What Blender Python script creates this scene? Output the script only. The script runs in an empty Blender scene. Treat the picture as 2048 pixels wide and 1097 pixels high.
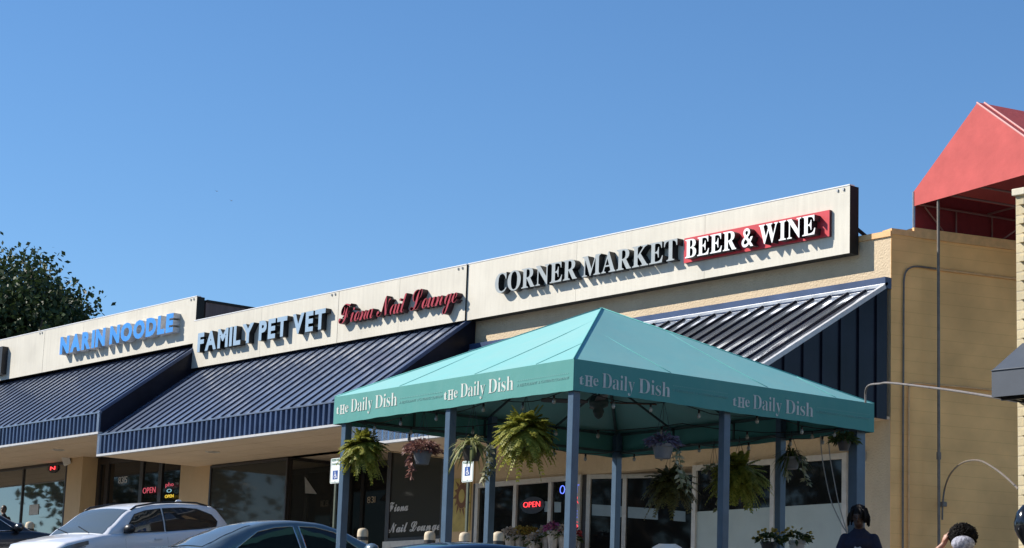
import bpy, bmesh, math, random
import numpy as np
from mathutils import Vector, Matrix, Quaternion
random.seed(7); rng = np.random.default_rng(7)
rad = math.radians
SC = bpy.context.scene
COL = SC.collection

# ------------------------------------------------------------------ camera, sky, sun, exposure
FPX = 4434.303                       # focal length in photo pixels (photo is 2048 wide)
_y, _p, _r = rad(51.22258), rad(10.8451), rad(2.01364)
_f = np.array([-math.sin(_y)*math.cos(_p), math.cos(_y)*math.cos(_p), math.sin(_p)])
_rt = np.array([math.cos(_y), math.sin(_y), 0.0]); _up = np.cross(_rt, _f)
RT = math.cos(_r)*_rt + math.sin(_r)*_up
UP = -math.sin(_r)*_rt + math.cos(_r)*_up
FW = _f
cam = bpy.data.cameras.new('camera'); cam.sensor_width = 36; cam.lens = FPX/2048*36
cam.clip_start = 0.1; cam.clip_end = 3000
camo = bpy.data.objects.new('camera', cam); COL.objects.link(camo)
camo.matrix_world = Matrix(((RT[0], UP[0], -FW[0], 0), (RT[1], UP[1], -FW[1], 0), (RT[2], UP[2], -FW[2], 0), (0, 0, 0, 1)))
SC.camera = camo

SUN = Vector((1.12, 1.0, -1.13)).normalized()      # direction the light travels
world = bpy.data.worlds.new('World'); SC.world = world; world.use_nodes = True
wn = world.node_tree; bg = wn.nodes['Background']
sky = wn.nodes.new('ShaderNodeTexSky'); sky.sky_type = 'NISHITA'; sky.sun_disc = False
sky.sun_elevation = math.asin(-SUN.z)
sky.sun_rotation = math.atan2(-SUN.x, -SUN.y)
sky.altitude = 100; sky.air_density = 1.0; sky.dust_density = 0.0; sky.ozone_density = 6.0
hs = wn.nodes.new('ShaderNodeHueSaturation'); hs.inputs['Saturation'].default_value = 1.09   # deep clear-day blue
wn.links.new(sky.outputs[0], hs.inputs['Color']); wn.links.new(hs.outputs[0], bg.inputs[0]); bg.inputs[1].default_value = 0.096
sl = bpy.data.lights.new('sun', 'SUN'); sl.energy = 4.8; sl.angle = rad(0.5); sl.color = (1.0, 0.94, 0.85)
so = bpy.data.objects.new('sun', sl); COL.objects.link(so); so.location = (-40, -40, 60)
so.rotation_euler = SUN.to_track_quat('-Z', 'Y').to_euler()
SC.view_settings.view_transform = 'Standard'; SC.view_settings.look = 'None'
SC.view_settings.exposure = 0.6; SC.view_settings.gamma = 1.0

# ------------------------------------------------------------------ measuring helpers (survey of the photograph)
def ray(x, y):
    return FW + RT*((x-1024)/FPX) - UP*((y-548.5)/FPX)
def onY(x, y, Y):
    d = ray(x, y); return Vector(d*(Y/d[1]))
def onX(x, y, X):
    d = ray(x, y); return Vector(d*(X/d[0]))
def atD(x, y, D):
    d = ray(x, y); return Vector(d/np.linalg.norm(d)*D)
def onPl(x, y, P, n):
    d = Vector(ray(x, y)); return d*(Vector(P).dot(n)/d.dot(n))
def ground(x, y):
    yy = max(-12, min(y, 24.9)); xx = max(-75, min(x, 14))
    return -2.08 + 0.0935*yy - 0.05*xx

# ------------------------------------------------------------------ materials
MATS = {}
def mat(name, col, rough=0.6, metal=0.0, spec=0.5, var=0.0, scale=8.0, bump=0.0, bscale=60.0, col2=None, coat=0.0, stretch=None, emit=0.0, detail=6):
    if name in MATS: return MATS[name]
    m = bpy.data.materials.new(name); m.use_nodes = True; MATS[name] = m
    nt = m.node_tree; b = nt.nodes['Principled BSDF']
    b.inputs['Base Color'].default_value = (*col, 1); b.inputs['Roughness'].default_value = rough
    b.inputs['Metallic'].default_value = metal; b.inputs['Specular IOR Level'].default_value = spec
    b.inputs['Coat Weight'].default_value = coat; b.inputs['Coat Roughness'].default_value = 0.04
    if emit:
        b.inputs['Emission Color'].default_value = (*col, 1); b.inputs['Emission Strength'].default_value = emit
    tc = nt.nodes.new('ShaderNodeTexCoord')
    src = tc.outputs['Object']
    if stretch:
        mp = nt.nodes.new('ShaderNodeMapping'); mp.inputs['Scale'].default_value = stretch
        nt.links.new(src, mp.inputs[0]); src = mp.outputs[0]
    if var or col2:
        n = nt.nodes.new('ShaderNodeTexNoise'); n.inputs['Scale'].default_value = scale; n.inputs['Detail'].default_value = detail
        n.inputs['Roughness'].default_value = 0.62
        nt.links.new(src, n.inputs['Vector'])
        cr = nt.nodes.new('ShaderNodeValToRGB')
        c2 = col2 or tuple(min(1, c*(1+var)) for c in col); c1 = col if col2 else tuple(c*(1-var) for c in col)
        cr.color_ramp.elements[0].position = 0.32; cr.color_ramp.elements[1].position = 0.68
        cr.color_ramp.elements[0].color = (*c1, 1); cr.color_ramp.elements[1].color = (*c2, 1)
        nt.links.new(n.outputs['Fac'], cr.inputs[0]); nt.links.new(cr.outputs[0], b.inputs['Base Color'])
    if bump:
        n2 = nt.nodes.new('ShaderNodeTexNoise'); n2.inputs['Scale'].default_value = bscale; n2.inputs['Detail'].default_value = 4
        nt.links.new(src, n2.inputs['Vector'])
        bp = nt.nodes.new('ShaderNodeBump'); bp.inputs['Strength'].default_value = bump; bp.inputs['Distance'].default_value = 0.02
        nt.links.new(n2.outputs['Fac'], bp.inputs['Height']); nt.links.new(bp.outputs[0], b.inputs['Normal'])
    return m

def leafmat(name, c1, c2, trans=0.3):
    if name in MATS: return MATS[name]
    m = bpy.data.materials.new(name); m.use_nodes = True; MATS[name] = m
    nt = m.node_tree; b = nt.nodes['Principled BSDF']; b.inputs['Roughness'].default_value = 0.55
    b.inputs['Specular IOR Level'].default_value = 0.35
    g = nt.nodes.new('ShaderNodeNewGeometry'); cr = nt.nodes.new('ShaderNodeValToRGB')
    cr.color_ramp.elements[0].color = (*c1, 1); cr.color_ramp.elements[1].color = (*c2, 1)
    nt.links.new(g.outputs['Random Per Island'], cr.inputs[0]); nt.links.new(cr.outputs[0], b.inputs['Base Color'])
    t = nt.nodes.new('ShaderNodeBsdfTranslucent'); nt.links.new(cr.outputs[0], t.inputs[0])
    mx = nt.nodes.new('ShaderNodeMixShader'); mx.inputs[0].default_value = trans
    nt.links.new(b.outputs[0], mx.inputs[1]); nt.links.new(t.outputs[0], mx.inputs[2])
    nt.links.new(mx.outputs[0], nt.nodes['Material Output'].inputs[0])
    return m

def streaky(name, col, stain, amt, sx=1.2, sz=0.18, rough=0.7, bump=0.25, bscale=90, thresh=(0.5, 0.8)):
    """painted or plastered surface with weather streaks running down it"""
    m = mat(name, col, rough, bump=bump, bscale=bscale)
    nt = m.node_tree; b = nt.nodes['Principled BSDF']
    tc = nt.nodes.new('ShaderNodeTexCoord'); mp = nt.nodes.new('ShaderNodeMapping'); mp.inputs['Scale'].default_value = (sx*3, sx*3, sz*3)
    nt.links.new(tc.outputs['Object'], mp.inputs[0])
    n = nt.nodes.new('ShaderNodeTexNoise'); n.inputs['Scale'].default_value = 2.2; n.inputs['Detail'].default_value = 8; n.inputs['Roughness'].default_value = 0.7
    nt.links.new(mp.outputs[0], n.inputs['Vector'])
    n3 = nt.nodes.new('ShaderNodeTexNoise'); n3.inputs['Scale'].default_value = 0.9; n3.inputs['Detail'].default_value = 5
    nt.links.new(tc.outputs['Object'], n3.inputs['Vector'])
    ad = nt.nodes.new('ShaderNodeMath'); ad.operation = 'ADD'
    m5 = nt.nodes.new('ShaderNodeMath'); m5.operation = 'MULTIPLY'; m5.inputs[1].default_value = 0.5
    m6 = nt.nodes.new('ShaderNodeMath'); m6.operation = 'MULTIPLY'; m6.inputs[1].default_value = 0.5
    nt.links.new(n.outputs['Fac'], m5.inputs[0]); nt.links.new(n3.outputs['Fac'], m6.inputs[0])
    nt.links.new(m5.outputs[0], ad.inputs[0]); nt.links.new(m6.outputs[0], ad.inputs[1])
    cr = nt.nodes.new('ShaderNodeValToRGB'); cr.color_ramp.elements[0].position = thresh[0]-0.08; cr.color_ramp.elements[1].position = thresh[1]-0.1
    s2 = tuple(c*(1-amt)+s*amt for c, s in zip(col, stain))
    cr.color_ramp.elements[0].color = (*col, 1); cr.color_ramp.elements[1].color = (*s2, 1)
    nt.links.new(ad.outputs[0], cr.inputs[0]); nt.links.new(cr.outputs[0], b.inputs['Base Color'])
    return m

def blockwall(name, col, col2, bw, bh, mortar, depth, rough=0.75, ms=0.012, offset=0.5):
    """masonry laid in courses: object x runs along the wall, object z runs up"""
    m = bpy.data.materials.new(name); m.use_nodes = True; MATS[name] = m
    nt = m.node_tree; b = nt.nodes['Principled BSDF']; b.inputs['Roughness'].default_value = rough; b.inputs['Specular IOR Level'].default_value = 0.3
    tc = nt.nodes.new('ShaderNodeTexCoord'); sp = nt.nodes.new('ShaderNodeSeparateXYZ'); cb = nt.nodes.new('ShaderNodeCombineXYZ')
    nt.links.new(tc.outputs['UV'], sp.inputs[0]); nt.links.new(sp.outputs[0], cb.inputs[0]); nt.links.new(sp.outputs[1], cb.inputs[1])
    br = nt.nodes.new('ShaderNodeTexBrick'); br.inputs['Scale'].default_value = 1; br.offset = offset
    br.inputs['Brick Width'].default_value = bw; br.inputs['Row Height'].default_value = bh
    br.inputs['Mortar Size'].default_value = ms; br.inputs['Mortar Smooth'].default_value = 0.5
    br.inputs['Color1'].default_value = (*col, 1); br.inputs['Color2'].default_value = (*col2, 1); br.inputs['Mortar'].default_value = (*mortar, 1)
    # wobble the joints a little so that they read as laid by hand
    wn_ = nt.nodes.new('ShaderNodeTexNoise'); wn_.inputs['Scale'].default_value = 3; wn_.inputs['Detail'].default_value = 4
    nt.links.new(cb.outputs[0], wn_.inputs['Vector'])
    vm = nt.nodes.new('ShaderNodeVectorMath'); vm.operation = 'MULTIPLY_ADD'; vm.inputs[1].default_value = (0.012, 0.012, 0)
    nt.links.new(wn_.outputs['Color'], vm.inputs[0]); nt.links.new(cb.outputs[0], vm.inputs[2]); nt.links.new(vm.outputs[0], br.inputs['Vector'])
    n = nt.nodes.new('ShaderNodeTexNoise'); n.inputs['Scale'].default_value = 1.1; n.inputs['Detail'].default_value = 8
    nt.links.new(cb.outputs[0], n.inputs['Vector'])
    cr = nt.nodes.new('ShaderNodeValToRGB'); cr.color_ramp.elements[0].color = (0.78, 0.78, 0.78, 1); cr.color_ramp.elements[1].color = (1.1, 1.1, 1.1, 1)
    cr.color_ramp.elements[0].position = 0.3; cr.color_ramp.elements[1].position = 0.7
    nt.links.new(n.outputs['Fac'], cr.inputs[0])
    mx = nt.nodes.new('ShaderNodeMix'); mx.data_type = 'RGBA'; mx.blend_type = 'MULTIPLY'; mx.inputs[0].default_value = 1
    nt.links.new(br.outputs['Color'], mx.inputs[6]); nt.links.new(cr.outputs[0], mx.inputs[7]); nt.links.new(mx.outputs[2], b.inputs['Base Color'])
    n2 = nt.nodes.new('ShaderNodeTexNoise'); n2.inputs['Scale'].default_value = 45; nt.links.new(cb.outputs[0], n2.inputs['Vector'])
    mm = nt.nodes.new('ShaderNodeMath'); mm.operation = 'MULTIPLY_ADD'; mm.inputs[1].default_value = -1
    nt.links.new(br.outputs['Fac'], mm.inputs[0])
    m4 = nt.nodes.new('ShaderNodeMath'); m4.operation = 'MULTIPLY'; m4.inputs[1].default_value = 0.35
    nt.links.new(n2.outputs['Fac'], m4.inputs[0]); nt.links.new(m4.outputs[0], mm.inputs[2])
    bp = nt.nodes.new('ShaderNodeBump'); bp.inputs['Strength'].default_value = depth; bp.inputs['Distance'].default_value = 0.02
    nt.links.new(mm.outputs[0], bp.inputs['Height']); nt.links.new(bp.outputs[0], b.inputs['Normal'])
    return m

cream = streaky('cream_panel', (0.62, 0.58, 0.485), (0.36, 0.33, 0.27), 0.52, sx=1.6, sz=0.12, rough=0.55, bump=0.12, bscale=40)
dark_trim = mat('dark_bronze_trim', (0.014, 0.014, 0.013), 0.5, spec=0.2, var=0.2)
plaster = streaky('tan_plaster', (0.58, 0.45, 0.29), (0.38, 0.28, 0.17), 0.5, sx=1.0, sz=0.5, bump=0.8, bscale=28)
tan_paint = streaky('tan_pillar_paint', (0.56, 0.38, 0.20), (0.42, 0.28, 0.14), 0.5, sx=1, sz=0.4, bump=0.4, bscale=35)
soffit_m = streaky('tan_soffit', (0.60, 0.45, 0.30), (0.40, 0.29, 0.19), 0.45, sx=0.5, sz=0.5, bump=0.2, bscale=40)
side_m = blockwall('ochre_painted_block', (0.90, 0.51, 0.195), (0.905, 0.513, 0.197), 60.0, 0.21, (0.77, 0.42, 0.145), 0.24, ms=0.005)
cap_m = mat('parapet_cap_paint', (0.70, 0.41, 0.175), 0.6, var=0.12, bump=0.2)
roof_grey = mat('roof_membrane', (0.22, 0.22, 0.21), 0.9, var=0.2)
brown_siding = mat('brown_roof_siding', (0.13, 0.09, 0.085), 0.7, var=0.2, stretch=(1, 1, 0.1))
navy_roof = mat('navy_ribbed_metal', (0.125, 0.155, 0.22), 0.26, spec=0.7, var=0.16, scale=1.3, coat=0.3, bump=0.02, bscale=2.5)
navy_rib = mat('navy_rib_shade', (0.009, 0.018, 0.045), 0.4, spec=0.25, var=0.2)  # colour darkened to carry the shade of the rib sides
navy_val = mat('navy_valance_metal', (0.042, 0.068, 0.138), 0.34, spec=0.5, var=0.25, scale=1.5)
navy_gloss = mat('navy_glossy_metal', (0.52, 0.58, 0.68), 0.10, metal=0.85, spec=0.6, var=0.08, scale=0.8)
navy_end = mat('navy_end_metal', (0.010, 0.011, 0.020), 0.3, spec=0.16, var=0.45, scale=0.7)
pale_edge = mat('pale_drip_edge', (0.50, 0.50, 0.50), 0.4, var=0.1)
white_flash = mat('white_flashing', (0.75, 0.75, 0.75), 0.35, var=0.08)
bronze = mat('bronze_frame', (0.025, 0.02, 0.018), 0.4, var=0.2)
alu = mat('pale_aluminium_frame', (0.52, 0.48, 0.42), 0.45, metal=0.2, var=0.12)
def glassmat(name, col, rough=0.03, spec=0.5, bump=0.015):
    return mat(name, col, rough, spec=spec, bump=bump, bscale=0.8)
glass = glassmat('dark_shop_glass', (0.010, 0.010, 0.010), spec=0.28)
glass_mirror = mat('reflective_shop_glass', (0.25, 0.245, 0.225), 0.02, metal=0.8, bump=0.02, bscale=0.7)
glass_g = glassmat('grey_blind_glass', (0.048, 0.047, 0.040), spec=0.13)
white_film = mat('white_window_film', (0.36, 0.40, 0.37), 0.25, var=0.06, scale=2)
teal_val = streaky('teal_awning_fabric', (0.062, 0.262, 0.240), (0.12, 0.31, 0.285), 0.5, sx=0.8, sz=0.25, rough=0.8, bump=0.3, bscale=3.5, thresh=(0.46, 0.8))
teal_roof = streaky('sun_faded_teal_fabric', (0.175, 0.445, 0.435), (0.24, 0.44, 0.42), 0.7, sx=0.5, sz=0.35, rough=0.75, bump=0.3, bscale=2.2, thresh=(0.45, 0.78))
post_m = mat('blue_post_paint', (0.060, 0.102, 0.155), 0.36, spec=0.45, var=0.12, scale=5)
frame_m = mat('dark_green_tube', (0.03, 0.06, 0.06), 0.5, var=0.2)
logo_m = mat('white_print', (0.52, 0.56, 0.52), 0.7, var=0.12, scale=20)
logo_faint = mat('faded_print', (0.155, 0.36, 0.34), 0.7)
asphalt = mat('asphalt', (0.055, 0.055, 0.056), 0.9, var=0.35, scale=3, bump=0.6, bscale=90)
concrete = mat('concrete', (0.36, 0.345, 0.31), 0.85, var=0.15, scale=2, bump=0.3)
white_line = mat('lot_paint', (0.7, 0.7, 0.66), 0.7, var=0.12, scale=12)
black_pl = mat('black_plastic', (0.012, 0.012, 0.013), 0.4, var=0.15)
galv = mat('galvanised_steel', (0.42, 0.41, 0.40), 0.38, metal=0.7, var=0.15, scale=10)
grey_pipe = mat('grey_conduit', (0.15, 0.125, 0.10), 0.5, var=0.25)
ochre_pipe = mat('ochre_painted_conduit', (0.68, 0.40, 0.18), 0.6, var=0.15)

# ------------------------------------------------------------------ mesh builder
def origin_of(o):
    v = Vector((0, 0, 0))
    while o is not None:
        v += o.location; o = o.parent
    return v
class MB:
    def __init__(s): s.v = []; s.f = []; s.m = []; s.uv = {}
    def add(s, vs, fs, mi=0):
        b = len(s.v); s.v += [tuple(p) for p in vs]; s.f += [tuple(b+i for i in f) for f in fs]
        s.m += [mi]*len(fs) if isinstance(mi, int) else list(mi); return s
    def quad(s, a, b, c, d, mi=0): return s.add((a, b, c, d), ((0, 1, 2, 3),), mi)
    def poly(s, pts, mi=0): return s.add(pts, (tuple(range(len(pts))),), mi)
    def box(s, x0, x1, y0, y1, z0, z1, mi=0, M=None, T=None):
        vs = [(x, y, z) for z in (z0, z1) for y in (y0, y1) for x in (x0, x1)]
        if T: vs = [T(Vector(p)) for p in vs]
        fs = ((0, 2, 3, 1), (4, 5, 7, 6), (0, 1, 5, 4), (1, 3, 7, 5), (3, 2, 6, 7), (2, 0, 4, 6))
        return s.add(vs, fs, mi)   # bottom, top, front(-y), right, back, left
    def prism(s, poly, vec, mi=0, mi_side=None):
        n = len(poly); v = Vector(vec)
        vs = [Vector(p) for p in poly]+[Vector(p)+v for p in poly]
        fs = [tuple(range(n))[::-1], tuple(range(n, 2*n))]+[(i, (i+1) % n, n+(i+1) % n, n+i) for i in range(n)]
        ms = [mi, mi]+[mi if mi_side is None else mi_side]*n
        return s.add(vs, fs, ms)
    def tube(s, pts, r, n=8, mi=0, cap=True):
        pts = [Vector(p) for p in pts]; rs = r if isinstance(r, (list, tuple)) else [r]*len(pts)
        vs = []; up = Vector((0, 0, 1)); prev = None
        for i, p in enumerate(pts):
            t = (pts[min(i+1, len(pts)-1)]-pts[max(i-1, 0)])
            t = t.normalized() if t.length > 1e-9 else Vector((0, 0, 1))
            if prev is None:
                a = t.cross(up) if abs(t.z) < 0.95 else t.cross(Vector((1, 0, 0)))
            else:
                a = prev - t*prev.dot(t)
                if a.length < 1e-6: a = t.cross(up)
            a.normalize(); prev = a; b = t.cross(a)
            for k in range(n):
                an = 2*math.pi*k/n; vs.append(p+(a*math.cos(an)+b*math.sin(an))*rs[i])
        fs = [(i*n+k, i*n+(k+1) % n, (i+1)*n+(k+1) % n, (i+1)*n+k) for i in range(len(pts)-1) for k in range(n)]
        if cap: fs += [tuple(range(n))[::-1], tuple((len(pts)-1)*n+k for k in range(n))]
        return s.add(vs, fs, mi)
    def bar(s, a, b, w, h=None, mi=0, up=(0, 0, 1)):
        a = Vector(a); b = Vector(b); h = h or w; t = (b-a).normalized(); u = Vector(up)
        if abs(t.dot(u)) > 0.97: u = Vector((0, 1, 0))
        x = t.cross(u).normalized()*w/2; y = x.cross(t).normalized()*h/2
        vs = [a-x-y, a+x-y, a+x+y, a-x+y, b-x-y, b+x-y, b+x+y, b-x+y]
        return s.add(vs, ((3, 2, 1, 0), (4, 5, 6, 7), (0, 1, 5, 4), (1, 2, 6, 5), (2, 3, 7, 6), (3, 0, 4, 7)), mi)
    def lathe(s, prof, c=(0, 0, 0), n=16, mi=0, sx=1, sy=1):
        c = Vector(c); vs = []
        for r, z in prof:
            for k in range(n):
                a = 2*math.pi*k/n; vs.append((c.x+r*sx*math.cos(a), c.y+r*sy*math.sin(a), c.z+z))
        fs = [(i*n+k, i*n+(k+1) % n, (i+1)*n+(k+1) % n, (i+1)*n+k) for i in range(len(prof)-1) for k in range(n)]
        fs += [tuple(range(n))[::-1], tuple((len(prof)-1)*n+k for k in range(n))]
        return s.add(vs, fs, mi)
    def ball(s, c, r, n=10, m=7, mi=0, sc=(1, 1, 1), jit=0):
        c = Vector(c); vs = []; fs = []
        for i in range(m+1):
            th = math.pi*i/m
            for k in range(n):
                ph = 2*math.pi*k/n; q = 1+random.uniform(-jit, jit)
                vs.append((c.x+r*q*sc[0]*math.sin(th)*math.cos(ph), c.y+r*q*sc[1]*math.sin(th)*math.sin(ph), c.z+r*q*sc[2]*math.cos(th)))
        fs = [(i*n+k, (i+1)*n+k, (i+1)*n+(k+1) % n, i*n+(k+1) % n) for i in range(m) for k in range(n)]
        return s.add(vs, fs, mi)
    def grid(s, P, mi=0):
        n = len(P[0]); vs = [p for row in P for p in row]
        fs = [(i*n+k, i*n+k+1, (i+1)*n+k+1, (i+1)*n+k) for i in range(len(P)-1) for k in range(n-1)]
        return s.add(vs, fs, mi)
    def build(s, name, mats, parent=None, local=False, smooth=False, bevel=0, uvdir=None, sub=0):
        me = bpy.data.meshes.new(name)
        off = Vector((0, 0, 0)) if (local or parent is None) else origin_of(parent)
        me.from_pydata([(p[0]-off.x, p[1]-off.y, p[2]-off.z) for p in s.v], [], s.f)
        for mm in (mats if isinstance(mats, (list, tuple)) else [mats]): me.materials.append(mm)
        me.polygons.foreach_set('material_index', s.m)
        if uvdir:
            o0, d0 = Vector(uvdir[0]), Vector(uvdir[1]); uvl = me.uv_layers.new(name='uv')
            for l in me.loops:
                p = Vector(s.v[l.vertex_index])-o0; uvl.data[l.index].uv = (p.dot(d0), p.z)
        if smooth: me.polygons.foreach_set('use_smooth', [True]*len(me.polygons))
        me.validate(); me.update()
        if smooth == 'auto':
            try: me.set_sharp_from_angle(angle=rad(38))
            except Exception: pass
        o = bpy.data.objects.new(name, me); COL.objects.link(o)
        if parent is not None: o.parent = parent
        if bevel:
            b = o.modifiers.new('bevel', 'BEVEL'); b.width = bevel; b.segments = 2; b.limit_method = 'ANGLE'; b.angle_limit = rad(40)
        if sub:
            b = o.modifiers.new('sub', 'SUBSURF'); b.levels = sub; b.render_levels = sub
        return o
def tag(o, label=None, cat=None, group=None, kind=None):
    if label: o['label'] = label
    if cat: o['category'] = cat
    if group: o['group'] = group
    if kind: o['kind'] = kind
    return o
def thing(name, loc, label, cat, group=None, rot=None):
    o = bpy.data.objects.new(name, None); COL.objects.link(o); o.location = loc; o.empty_display_size = 0.2
    if rot is not None: o.rotation_euler = rot
    return tag(o, label, cat, group)
def dup(root, loc=None, label=None, rot=None, group=None):
    def cp(o, par):
        c = o.copy(); COL.objects.link(c)
        if par is not None: c.parent = par
        for ch in list(o.children): cp(ch, c)
        return c
    r = cp(root, None)
    if loc is not None: r.location = loc
    if rot is not None: r.rotation_euler = rot
    if label: r['label'] = label
    if group: r['group'] = group
    return r

# ------------------------------------------------------------------ lettering
def serif(s): return ''.join(chr(0x1D400+ord(c)-65) if 'A' <= c <= 'Z' else chr(0x1D41A+ord(c)-97) if 'a' <= c <= 'z' else c for c in s)
def script(s): return ''.join(chr(0x1D4D0+ord(c)-65) if 'A' <= c <= 'Z' else chr(0x1D4EA+ord(c)-97) if 'a' <= c <= 'z' else c for c in s)
def glyph(body, offset=0.0, extrude=0.0, res=3):
    c = bpy.data.curves.new('glyph', 'FONT'); c.body = body; c.offset = offset; c.extrude = extrude; c.resolution_u = res
    o = bpy.data.objects.new('glyph', c); COL.objects.link(o)
    dg = bpy.context.evaluated_depsgraph_get(); dg.update()
    me = bpy.data.meshes.new_from_object(o.evaluated_get(dg))
    v = [Vector(p.co) for p in me.vertices]; f = [tuple(p.vertices) for p in me.polygons]; nz = [p.normal.z for p in me.polygons]
    bpy.data.objects.remove(o); bpy.data.curves.remove(c); bpy.data.meshes.remove(me)
    return v, f, nz
def letters(text, style, x0, x1, z0, z1, offset=0.0, gap=0.09, space=0.34, extrude=0.5, shear=0.0, capref='E'):
    """lay the text out glyph by glyph; returns list of (char, verts in sign space (x, depth -0.5..0.5, z), faces, facing)"""
    out = []; cur = 0
    cv = glyph(style(capref), offset)[0]; zb = min(p.y for p in cv); zt = max(p.y for p in cv)
    for ch in text:
        if ch == ' ': cur += space; continue
        v, f, nz = glyph(style(ch), offset, extrude)
        if not v: continue
        a = min(p.x for p in v); b = max(p.x for p in v)
        out.append((ch, [(p.x-a+cur, p.z, p.y) for p in v], f, nz)); cur += b-a+gap
    W = cur-gap; res = []
    for ch, v, f, nz in out:
        vs = []
        for (x, d, z) in v:
            zz = (z-zb)/(zt-zb); vs.append((x0+(x/W)*(x1-x0)+shear*(zz*(z1-z0)), d, z0+zz*(z1-z0)))
        res.append((ch, vs, f, nz))
    return res
def sign_letters(parent, name, L, yface, depth, face_m, side_m, inner=None):
    """channel letters standing off a wall that faces -y"""
    for ch, v, f, nz in L:
        mb = MB(); d0 = max(abs(p[1]) for p in v) or 1
        mb.add([(x, yface-depth/2-0.004-(d/d0)*(depth/2)*1.0, z) for x, d, z in v], f, [0 if n > 0.9 else 1 for n in nz])
        mb.build('letter', [face_m, side_m], parent)
def flat_text(text, style, T, w, h, offset=0.0, gap=0.09, space=0.34, capref='E', th=0.002, shear=0.0):
    """thin lettering: T(u, v, t) maps width, height and thickness to a point"""
    mb = MB()
    for ch, v, f, nz in letters(text, style, 0, w, 0, h, offset, gap, space, 0.5, shear, capref):
        mb.add([T(x, z, (d+0.5)*th) for x, d, z in v], f)
    return mb

# ------------------------------------------------------------------ the ground
def terrain():
    mb = MB(); xs = [-900, -300, -120]+list(range(-75, 15, 5))+[14, 40, 120, 400, 900]; ys = [-900, -300, -60, -12]+list(range(-10, 25, 5))+[24.9, 40, 120, 400, 900]
    xs = sorted(set(xs)); ys = sorted(set(ys))
    mb.grid([[(x, y, ground(x, y)) for x in xs] for y in ys])
    o = mb.build('ground', asphalt); tag(o, 'dark asphalt parking lot sloping up to the shops', 'ground', kind='structure')
    mb = MB(); xs = list(np.linspace(-75, 14, 60))
    for a, b in zip(xs[:-1], xs[1:]):
        za, zb = ground(a, 24.9)+0.14, ground(b, 24.9)+0.14
        mb.quad((a, 24.9, za), (b, 24.9, zb), (b, 31.5, zb), (a, 31.5, za)); mb.quad((a, 24.9, za-0.14), (b, 24.9, zb-0.14), (b, 24.9, zb), (a, 24.9, za))
    o = mb.build('sidewalk', concrete); tag(o, 'pale concrete sidewalk in front of the shops', 'sidewalk', kind='structure')
    mb = MB()
    for k in range(9):
        x = -46+2.75*k
        if -24.6 < x < -18: continue
        P = [[(x+dx, y, ground(x+dx, y)+0.006) for dx in (0, 0.11)] for y in np.linspace(14.0, 19.4, 6)]
        mb.grid(P)
    o = mb.build('parking_lines', white_line); tag(o, 'white painted parking bay lines', 'road marking', kind='structure')
terrain()

# ------------------------------------------------------------------ the shop building
YW = 28.28; P = 28.0
B0, B1, B2 = -72.0, -47.35, -36.34
CORNER = Vector((-24.89, YW, 0)); WD = Vector((math.sin(rad(16.63)), math.cos(rad(16.63)), 0)); WN = Vector((WD.y, -WD.x, 0))
SF = {1: 5.90, 2: 5.352, 3: 4.84}     # soffit heights
bld = thing('shop_building', (-40, YW, ground(-40, 24.9)), 'long tan strip of shops with stepped roofline behind the cream sign boards', 'building')
zc_top = onY(1781.5, 463, YW).z
def FX(x, y=960, Y=YW): return onY(x, y, Y).x
# upper walls and pillars
mb = MB()
ztop1 = onX(418.4, 601.4, B1-0.02).z
mb.box(B0, B1, YW, YW+0.3, SF[1], 9.45)
mb.box(B1, B2, YW, YW+0.3, SF[2], 8.6)
mb.box(B2, CORNER.x, YW, YW+0.25, SF[3]-0.02, zc_top-0.09)
hd3 = onY(1010, 963, YW).z            # top of the windows of section 3
mb.box(B2, -29.9, YW+0.02, YW+0.24, hd3+0.0, SF[3]-0.02)
z_r = onY(1560, 917.5, YW).z
mb.box(-29.9, CORNER.x-0.02, YW+0.02, YW+0.24, z_r, SF[3]-0.02)
mb.box(FX(1697), CORNER.x, YW, YW+0.25, 1.2, SF[3]-0.02)
mb.build('upper_wall', plaster, bld)
for bb in ((FX(133, 960, 27.96), -52.62, 27.96, 28.46, 2.6, SF[1]), (-48.1, FX(421), YW, YW+0.3, 2.0, SF[2]), (-48.1, B1, YW+0.002, YW+0.298, SF[2], SF[1]), (FX(904), FX(948), YW, YW+0.3, 1.5, SF[2]-0.3)):
    mb = MB(); mb.box(*bb); mb.build('pillar', tan_paint, bld)
mb = MB(); mb.box(B2-0.15, B2, 25.6, YW+0.2, SF[3], SF[2]+0.0); mb.build('soffit_return', tan_paint, bld)
mb = MB()
for k, (a, b) in ((1, (B0, B1)), (2, (B1, B2)), (3, (B2, CORNER.x))):
    mb.box(a+0.01, b-0.01, 25.36 if k == 3 else 25.66, YW+1.9 if k < 3 else YW+1.2, SF[k], SF[k]+0.05)
    for j in range(1, 4):   # panel joints
        yj = 25.6+j*0.68; mb.box(a+0.02, b-0.02, yj, yj+0.012, SF[k]-0.004, SF[k]+0.001)
mb.build('soffit', soffit_m, bld)
# painted block side wall with a step in its top
zt_a = onPl(1790, 464, CORNER, WN).z; zt_b = onPl(1930, 469.5, CORNER, WN).z
s_step = (onPl(1826, 460, CORNER, WN)-CORNER).dot(WD)
def wallP(s, z, off=0.0): return CORNER+WD*s+WN*off+Vector((0, 0, z))
mb = MB()
for s0, s1, zt in ((0, s_step, zt_a-0.05), (s_step, 16, zt_b-0.05)):
    mb.quad(wallP(s0, -0.5), wallP(s1, -0.5), wallP(s1, zt), wallP(s0, zt))
mb.quad(wallP(0, -0.5, -0.25), wallP(16, -0.5, -0.25), wallP(16, zt_b-0.05, -0.25), wallP(0, zt_b-0.05, -0.25))
mb.build('side_wall', side_m, bld, uvdir=(CORNER, WD))
mb = MB()
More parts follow.
